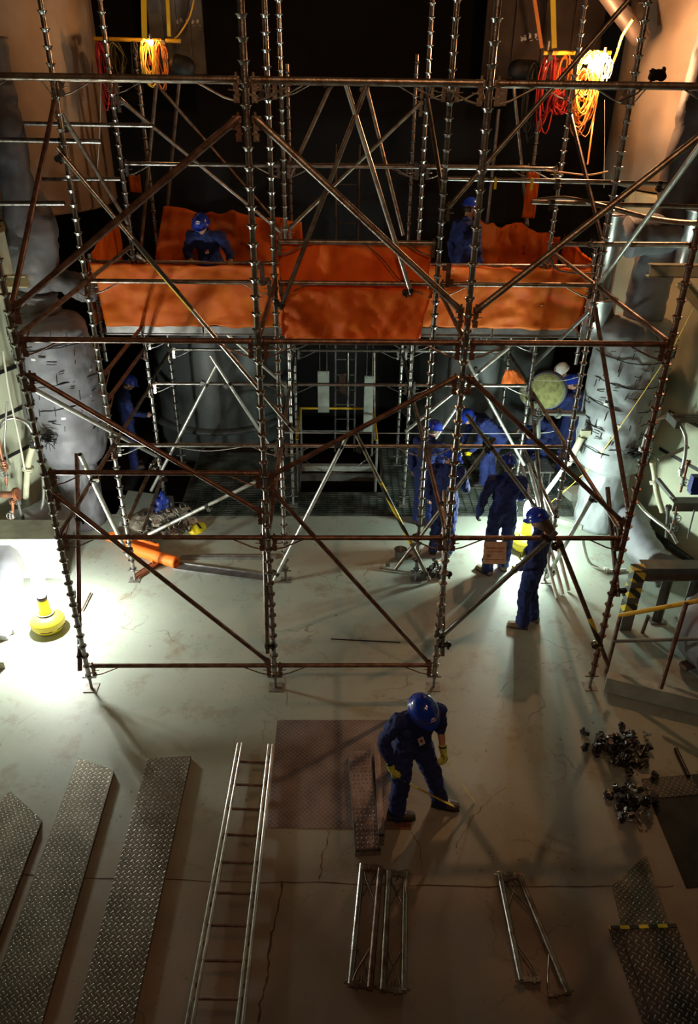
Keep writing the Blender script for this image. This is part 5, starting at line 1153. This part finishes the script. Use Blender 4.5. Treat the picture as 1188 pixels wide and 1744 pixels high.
STD = dict(pel=(0, 0, .95), chest=(0, 0, 1.28), neck=(0, -.01, 1.46), head=(0, .03, 1.60),
    shR=(.185, 0, 1.40), elR=(.25, -.02, 1.13), wrR=(.26, .06, .88), shL=(-.185, 0, 1.40), elL=(-.25, -.02, 1.13), wrL=(-.26, .06, .88),
    hipR=(.09, 0, .92), knR=(.10, .03, .5), anR=(.11, 0, .09), hipL=(-.09, 0, .92), knL=(-.10, .03, .5), anL=(-.11, 0, .09))
def person(label, base, yaw, pose=None, hat=BLUEH, gl=None, glR=None, look=(0, 1, -.15), hR=None, hL=None, toeR=(0, 1), toeL=(0, 1), short=False, hair=False, glasses=False, badge=False, curl=.45, boot=BOOT, liftL=0, liftR=0, emblem=True, group='people in blue coveralls'):
    J = {k: Vector(v) for k, v in STD.items()}
    for k, v in (pose or {}).items(): J[k] = Vector(v)
    rz = math.radians(yaw-90); base = Vector(base)
    f = Vector(look).normalized(); up = (J['head']-J['neck']).normalized(); up = (up*.6+Vector((0, 0, .6))-f*0); up = (up-f*up.dot(f)).normalized(); rt_ = f.cross(up); HR = Matrix((rt_, f, up)).transposed()
    H = J['head']; hp = lambda x, y, z: H+HR @ Vector((x, y, z))
    # ---- skin: one continuous body
    b = MB()
    b.ball(hp(0, -.008, .022), (.074, .094, .088), 16, HR); b.ball(hp(0, .012, -.035), (.060, .072, .075), 14, HR); b.ball(hp(0, .038, -.082), (.036, .040, .026), 12, HR)
    b.capsule(hp(0, .084, .005), hp(0, .104, -.030), .009, .013, 8); b.ball(hp(0, .082, .026), (.050, .014, .010), 10, HR); b.ball(hp(0, .082, -.062), (.024, .014, .006), 8, HR); b.ball(hp(0, .078, -.074), (.022, .014, .007), 8, HR)
    for s in (-1, 1): b.ball(hp(s*.077, -.004, -.018), (.010, .020, .030), 8, HR); b.ball(hp(s*.040, .062, -.030), (.022, .020, .020), 8, HR)
    b.capsule(J['neck']-Vector((0, 0, .03)), H-up*.05-f*.02, .058, .052, 12)
    ch, pe = J['chest'], J['pel']; b.capsule(ch, J['neck']-Vector((0, 0, .04)), .08, .055); b.capsule(pe, ch, .08, .085)
    for s in 'RL':
        b.capsule(J['sh'+s], J['el'+s], .048, .040); b.capsule(J['el'+s], J['wr'+s], .040, .027); b.capsule(J['sh'+s], ch+(J['sh'+s]-ch)*.2, .055, .07)
        b.capsule(J['hip'+s], J['kn'+s], .075, .052); b.capsule(J['kn'+s], J['an'+s], .052, .038); b.capsule(J['hip'+s], pe, .08, .09)
        t = Vector((*(toeR if s == 'R' else toeL), 0)).normalized(); b.capsule(J['an'+s]-Vector((0, 0, .03)), J['an'+s]+t*.12-Vector((0, 0, .05)), .035, .028)
        d = (J['wr'+s]-J['el'+s]).normalized(); hv = hR if s == 'R' else hL
        hd, pn = hv if hv else (d, Vector((-1 if s == 'R' else 1, .2, 0)))
        hand(b, J['wr'+s]+Vector(hd).normalized()*.012, hd, pn, 1 if s == 'R' else -1, curl)
    root = inst(fuse(b, 'person', SKIN, .0078, 3), 'person', None, base, (0, 0, rz)); tag(root, label, 'person', group)
    # ---- coverall
    c = MB(); ax = (J['shR']-J['shL']).normalized(); hx = (J['hipR']-J['hipL']).normalized(); wst = pe.lerp(ch, .45)
    for k in (-1, 1):
        c.capsule(pe+hx*.062*k-Vector((0, 0, .02)), wst+hx*.055*k, .118, .108); c.capsule(wst+hx*.05*k, ch+ax*.075*k, .108, .122); c.capsule(ch+ax*.08*k, ch.lerp(J['neck'], .55)+ax*.07*k, .122, .085)
    c.capsule(pe, ch, .112, .118); c.capsule(ch, J['neck']-Vector((0, 0, .02)), .115, .072); c.capsule(J['shR'], J['shL'], .072, .072)
    for s in 'RL':
        c.capsule(J['sh'+s], J['el'+s], .076, .062); e_ = J['el'+s].lerp(J['wr'+s], .10 if short == s else (.72 if short else .93)); c.capsule(J['el'+s], e_, .062, .052)
        c.capsule(J['hip'+s], J['kn'+s], .112, .085); c.capsule(J['kn'+s], J['an'+s]+Vector((0, 0, .03)), .083, .074)
        c.capsule(J['kn'+s].lerp(J['an'+s], .7), J['an'+s]+Vector((0, 0, -.015)), .078, .080)
    inst(fuse(c, 'coverall', NAVY, .0125, 3, .052), 'coverall', root)
    q = MB(); n_ = J['neck']+(H-J['neck'])*.12; uu = (H-J['neck']).normalized(); q.lathe([(.066, -.02), (.078, .005), (.072, .03), (.066, .032), (.064, .0)], n_, 20, align(uu), caps=False); q.obj('collar', NAVY, root)
    # ---- boots
    for s in 'RL':
        t = Vector((*(toeR if s == 'R' else toeL), 0)).normalized(); a = J['an'+s]; a0 = Vector((a.x, a.y, a.z-.05)); sd = Vector((t.y, -t.x, 0)); q = MB()
        for k in (-.5, .5): q.capsule(a0-t*.045+sd*.022*k, a0+t*.15+sd*.03*k-Vector((0, 0, .005)), .042, .036)
        q.capsule(a0, a+Vector((0, 0, .06)), .052, .052); q.v = [(v[0], v[1], max(v[2], a.z-.088)) for v in q.v]
        bt = inst(fuse(q, 'boot', boot, .009, 3), 'boot', root)
        q = MB(); q.prism([tuple((a0+t*y+sd*x).xy) for x, y in ((-.042, -.08), (.042, -.08), (.050, .06), (.046, .15), (.022, .192), (-.022, .192), (-.046, .15), (-.050, .06))], a.z-.092, a.z-.074); q.obj('sole', BLACKM if boot is BOOT else BOOT, bt)
    # ---- gloves
    if gl is not None:
        for s in 'RL':
            g = MB(); d = (J['wr'+s]-J['el'+s]).normalized(); hv = hR if s == 'R' else hL; hd, pn = hv if hv else (d, Vector((-1 if s == 'R' else 1, .2, 0)))
            hand(g, J['wr'+s]+Vector(hd).normalized()*.012, hd, pn, 1 if s == 'R' else -1, curl, 1.28); g.capsule(J['wr'+s]-d*.035, J['wr'+s]+Vector(hd).normalized()*.03, .036, .034)
            go = inst(fuse(g, 'glove', gl, .0062, 2), 'glove', root)
            q = MB(); q.lathe([(.0365, -.008), (.039, 0), (.0365, .008)], J['wr'+s]-d*.03, 16, align(d), caps=False); q.obj('cuff_band', BLACKM, go)
    # ---- hard hat
    q = MB(); vs = []; nu, nv = 32, 10
    for j in range(nv+1):
        th = PI/2*j/nv
        for i in range(nu):
            a = 2*PI*i/nu; ca, sa = math.cos(a), math.sin(a); rr = math.sin(th)**.92; x, y, z = .116*rr*ca, .140*rr*sa, .118*math.cos(th)
            if abs(x) < .03 and j < nv-1: z += .006
            vs.append(hp(x, y-.004, z+.038))
    base_i = len(vs)-nu
    for (ex, dz) in ((.010, -.012), (.016, -.018), (.010, -.020)):
        for i in range(nu):
            a = 2*PI*i/nu; ca, sa = math.cos(a), math.sin(a); fr = max(0, sa)**2; vs.append(hp((.116+ex)*ca, (.140+ex+fr*(.035 if ex > .012 else .022))*sa-.004, .038+dz-fr*.008))
    J_ = nv+4; q.add(vs, [(j*nu+i, j*nu+(i+1) % nu, (j+1)*nu+(i+1) % nu, (j+1)*nu+i) for j in range(J_-1) for i in range(nu)], True)
    h = q.obj('hard_hat', hat, root)
    if emblem:
        # marks on the front of the helmet: an arched badge over a short bar
        def shell(u, v, off=.0016):
            th = math.radians(90-v); a = math.radians(90-u); rr = math.sin(th)**.92; x, y, z = .116*rr*math.cos(a), .140*rr*math.sin(a), .118*math.cos(th)
            k = 1+off/.12; return hp(x*k, y*k-.004, z*k+.038+(.006 if abs(x) < .03 and v > 10 else 0))
        q = MB(); P = []
        for i in range(9): a = PI*i/8; P.append(shell(13*math.cos(a), 33+11*math.sin(a), .005))
        q.add(P, [tuple(range(9))]); q.add([shell(-14, 22, .005), shell(14, 22, .005), shell(14, 28, .005), shell(-14, 28, .005)], [(0, 1, 2, 3)]); q.obj('helmet_mark', MARK if hat is BLUEH else REDM, h)
    q = MB(); q.path([hp(.078*math.cos(a), .02+.01*math.sin(a), -.02-.075*abs(math.sin(a))) for a in [PI*k/14 for k in range(15)]], .003, 5); q.obj('chin_strap', BLACKM, h)
    # ---- hair at the nape
    q = MB(); q.ball(hp(0, -.020, .0), (.080, .092, .070), 14, HR)
    if hair:
        q.capsule(hp(0, -.05, -.02), J['neck']+Vector((0, -.055, .02))-f*.03, .085, .080); q.capsule(hp(.03, -.05, -.05), J['neck']+Vector((.03, -.07, -.05))-f*.03, .07, .05); q.capsule(hp(-.03, -.05, -.05), J['neck']+Vector((-.03, -.07, -.05))-f*.03, .07, .05)
    if hair: inst(fuse(q, 'hair', mat('brown_hair', (.13, .09, .06), .7, 0, (.06, .04, .03), 40, stretch=(3, 3, .4)), .009, 2, .008), 'hair', root)
    else:
        q = MB(); q.ball(hp(0, -.030, -.008), (.078, .080, .060), 14, HR); inst(fuse(q, 'hair', HAIR, .008, 2), 'hair', root)
    # ---- eyes and glasses
    q = MB()
    for s in (-1, 1): q.ball(hp(s*.031, .0845, .004), (.012, .007, .007), 8, HR)
    q.obj('eyes', BLKINK, root)
    if glasses:
        q = MB()
        for s in (-1, 1):
            q.path([hp(s*.034+.026*math.cos(a), .094, .004+.017*math.sin(a)) for a in [2*PI*k/14 for k in range(14)]], .0022, 5, closed=True); q.tube(hp(s*.060, .094, .006), hp(s*.078, .0, .0), .0025, 5)
        q.tube(hp(-.008, .095, .006), hp(.008, .095, .006), .002, 5); q.obj('safety_glasses', BLKINK, root)
    if badge:
        fwd = Vector((0, 1, 0)) if badge is True else Vector(badge); c0 = ch.lerp(pe, .35)+fwd.normalized()*.135
        q = MB(); R = align(fwd) ; q.box((0, 0, 0), (.055, .004, .08)); o = q.obj('badge', MARK, root, c0); o.rotation_euler = (.25, .25, 0)
        q = MB(); q.box((0, .003, .005), (.022, .002, .030)); q.obj('badge_photo', REDM, o)
        q = MB(); q.path([c0+Vector((0, -.01, .045)), ch+Vector((0, .13, .06)), J['neck']+Vector((0, .08, -.02))], .003, 5); q.obj('lanyard', BLACKM, root)
    return root
# nearest worker: measuring with yellow rules on the foreground floor
p1 = person('person in blue helmet bending over the floor, yellow gloves holding tape measures', (.73, 4.66, 0), -68, dict(pel=(0, -.04, .87), chest=(0, .0, 1.18), neck=(0, .06, 1.35), head=(.02, .14, 1.46),
    shR=(.19, .02, 1.29), elR=(.29, -.03, 1.04), wrR=(.255, .06, .80), shL=(-.19, .05, 1.30), elL=(-.26, .0, 1.04), wrL=(-.26, .08, .82),
    hipR=(.09, -.04, .85), knR=(.14, .05, .47), anR=(.15, .02, .092), hipL=(-.09, -.04, .85), knL=(-.20, .04, .47), anL=(-.31, .06, .092)),
    gl=GLOVE, look=(-.14, 1, -.55), hR=((-.15, .1, -1), (-1, .2, 0)), hL=((-.15, .2, -1), (1, .2, -.2)), toeR=(-.92, .4), toeL=(-.8, .6), short='L', badge=True, curl=.75)
def tape_rule(p0, p1, w, label):
    p0, p1 = Vector(p0), Vector(p1); d = (p1-p0); t = MB(); vs = []; n = 14
    sd = d.cross(Vector((0, 0, 1))).normalized()
    for i in range(n+1):
        u = i/n; p = p0.lerp(p1, u); p.z -= .02*math.sin(PI*u)
        for k in (-1, 0, 1): vs.append(p+sd*w*k+Vector((0, 0, .002*abs(k))))
    f = [(3*i+k, 3*i+k+1, 3*i+4+k, 3*i+3+k) for i in range(n) for k in (0, 1)]; M_ = len(vs); t.add(vs+[v-Vector((0, 0, .0015)) for v in vs], f+[tuple(M_+q for q in g[::-1]) for g in f])
    return tag(t.obj('tape_measure', TAPEM), label, 'tape measure')
def wp(o, v): return Matrix.Translation(o.location) @ Matrix.Rotation(o.rotation_euler.z, 4, 'Z') @ Vector(v)
tape_rule(wp(p1, (-.275, .10, .73)), atZ(808, 1365, .012), .020, 'yellow tape measure from the far glove of the nearest worker to the floor')
tape_rule(wp(p1, (.235, .08, .71)), atZ(782, 1377, .012), .016, 'yellow tape measure crossing in front of the nearest worker')
# standing worker watching, seen from behind
person('person with long brown hair under a blue helmet, standing before the right work light', (2.50, 7.50, 0), 150, dict(
    neck=(0, .01, 1.44), head=(0, .06, 1.56), elR=(.25, -.02, 1.13), wrR=(.15, .17, .98), elL=(-.26, -.03, 1.12), wrL=(-.17, .17, .92), knL=(-.09, .05, .5), anL=(-.10, .02, .092), anR=(.12, -.06, .092)), gl=GLOVE, look=(.05, 1, -.45), hR=((-.8, .5, -.3), (0, -1, 0)), hL=((.3, .5, -.8), (1, 0, 0)), hair=True, boot=BOOTT, toeL=(-.3, 1))
person('person in dark coverall seen from behind, arm hanging, left of the right work light', (2.34, 8.72, 0), 88, dict(
    pel=(0, 0, 1.0), chest=(0, 0, 1.35), neck=(0, .02, 1.53), head=(.0, .07, 1.67), shR=(.20, 0, 1.46), shL=(-.20, 0, 1.46), elL=(-.30, -.03, 1.19), wrL=(-.33, .03, .93), elR=(.24, .05, 1.19), wrR=(.16, .24, 1.08),
    hipR=(.09, 0, .96), hipL=(-.09, 0, .96), knL=(-.12, .02, .52), anL=(-.14, -.08, .092), knR=(.12, .03, .52), anR=(.12, .05, .092)), gl=BLACKM, look=(.1, 1, -.35), toeL=(-.7, .7), boot=BOOTT)
person('person in blue coverall and safety glasses, head turned right, standing behind the third front post', (1.60, 9.16, 0), 70, dict(
    head=(.02, .05, 1.57), neck=(0, 0, 1.43), chest=(0, 0, 1.26), elR=(.27, .03, 1.14), wrR=(.22, .25, 1.06)), look=(.85, -.15, -.25), hR=((0, 1, .2), (-1, 0, 0)), glasses=True, boot=BLACKM)
person('person in blue coverall and helmet, back turned, behind the one with glasses', (1.43, 10.02, 0), 62, dict(
    neck=(0, .02, 1.48), head=(.03, .07, 1.61)), look=(.35, 1, -.3))
person('person in bright blue coverall bending forward on the grating before the right dark vessel', (2.72, 11.45, 0), 190, dict(
    pel=(0, -.12, .88), chest=(0, .20, 1.16), neck=(0, .38, 1.24), head=(0, .50, 1.26), shR=(.18, .30, 1.20), elR=(.24, .36, .93), wrR=(.16, .48, .72), shL=(-.18, .30, 1.20), elL=(-.24, .33, .93), wrL=(-.14, .42, .70),
    hipR=(.09, -.12, .86), knR=(.11, -.02, .47), anR=(.11, -.12, .092), hipL=(-.09, -.12, .86), knL=(-.14, .16, .52), anL=(-.13, .14, .092)), look=(0, .75, -.7), gl=YEL, curl=.6, boot=BLACKM)
person('person in a white helmet and dark blue coverall bending toward the round insulation pads', (4.40, 12.78, 0), 200, dict(
    pel=(0, -.05, .98), chest=(0, .10, 1.33), neck=(0, .22, 1.50), head=(0, .31, 1.62), shR=(.18, .17, 1.44), elR=(.26, .34, 1.25), wrR=(.20, .58, 1.22), shL=(-.18, .17, 1.44), elL=(-.25, .28, 1.19), wrL=(-.16, .46, 1.05),
    hipR=(.09, -.05, .95), hipL=(-.09, -.05, .95), knR=(.10, .03, .52), knL=(-.10, .03, .52)), hat=WHITEH, look=(-.1, 1, -.55), hR=((0, 1, 0), (0, 0, -1)))
person('person in blue coverall and helmet facing away, pressed against the right insulated vessel', (4.22, 12.0, 0), 120, dict(
    neck=(0, .03, 1.49), head=(-.05, .09, 1.62), elL=(-.26, .10, 1.16), wrL=(-.18, .32, 1.10)), look=(-.55, .8, -.3))
person('person crouching low under the white-helmeted worker, in blue coverall with a grey cap of cloth', (3.75, 11.95, 0), 210, dict(
    pel=(0, -.20, .62), chest=(0, .02, .86), neck=(0, .17, .98), head=(0, .26, 1.07), shR=(.18, .08, .94), elR=(.25, .26, .74), wrR=(.18, .45, .80), shL=(-.18, .08, .94), elL=(-.25, .24, .74), wrL=(-.18, .43, .80),
    hipR=(.09, -.2, .58), knR=(.16, .18, .55), anR=(.14, .0, .092), hipL=(-.09, -.2, .58), knL=(-.16, .18, .55), anL=(-.14, .0, .092)), hat=GREYP, look=(0, .8, -.6), emblem=False)
person('person in blue helmet and coverall leaning on the left orange sheet with gloved hands', (-1.79, 10.98, 2.89), -92, dict(
    pel=(0, -.10, .90), chest=(0, .05, 1.20), neck=(0, .18, 1.36), head=(.02, .27, 1.46), shR=(.20, .12, 1.30), elR=(.27, .18, 1.07), wrR=(.20, .29, 1.02), shL=(-.20, .12, 1.30), elL=(-.33, .17, 1.08), wrL=(-.36, .29, 1.02),
    hipR=(.09, -.10, .88), hipL=(-.09, -.10, .88), knR=(.10, .0, .48), knL=(-.10, .0, .48), anR=(.11, -.05, .092), anL=(-.11, -.05, .092)), gl=GLOVED, look=(.05, 1, -.42), hR=((0, .8, -.4), (0, -.2, -1)), hL=((0, .8, -.4), (0, -.2, -1)), badge=True, curl=.7)
person('person standing in shadow on the orange platform with their back turned', (1.92, 11.25, 2.89), 40, dict(head=(-.02, .08, 1.62)), look=(.5, 1, -.3))
person('person in blue helmet standing in the dark gap behind the left insulated vessel', (-3.62, 12.0, 0), 20, dict(neck=(0, .05, 1.46), head=(0, .12, 1.57), elR=(.25, .1, 1.14), wrR=(.2, .3, 1.05)), look=(0, 1, -.5))
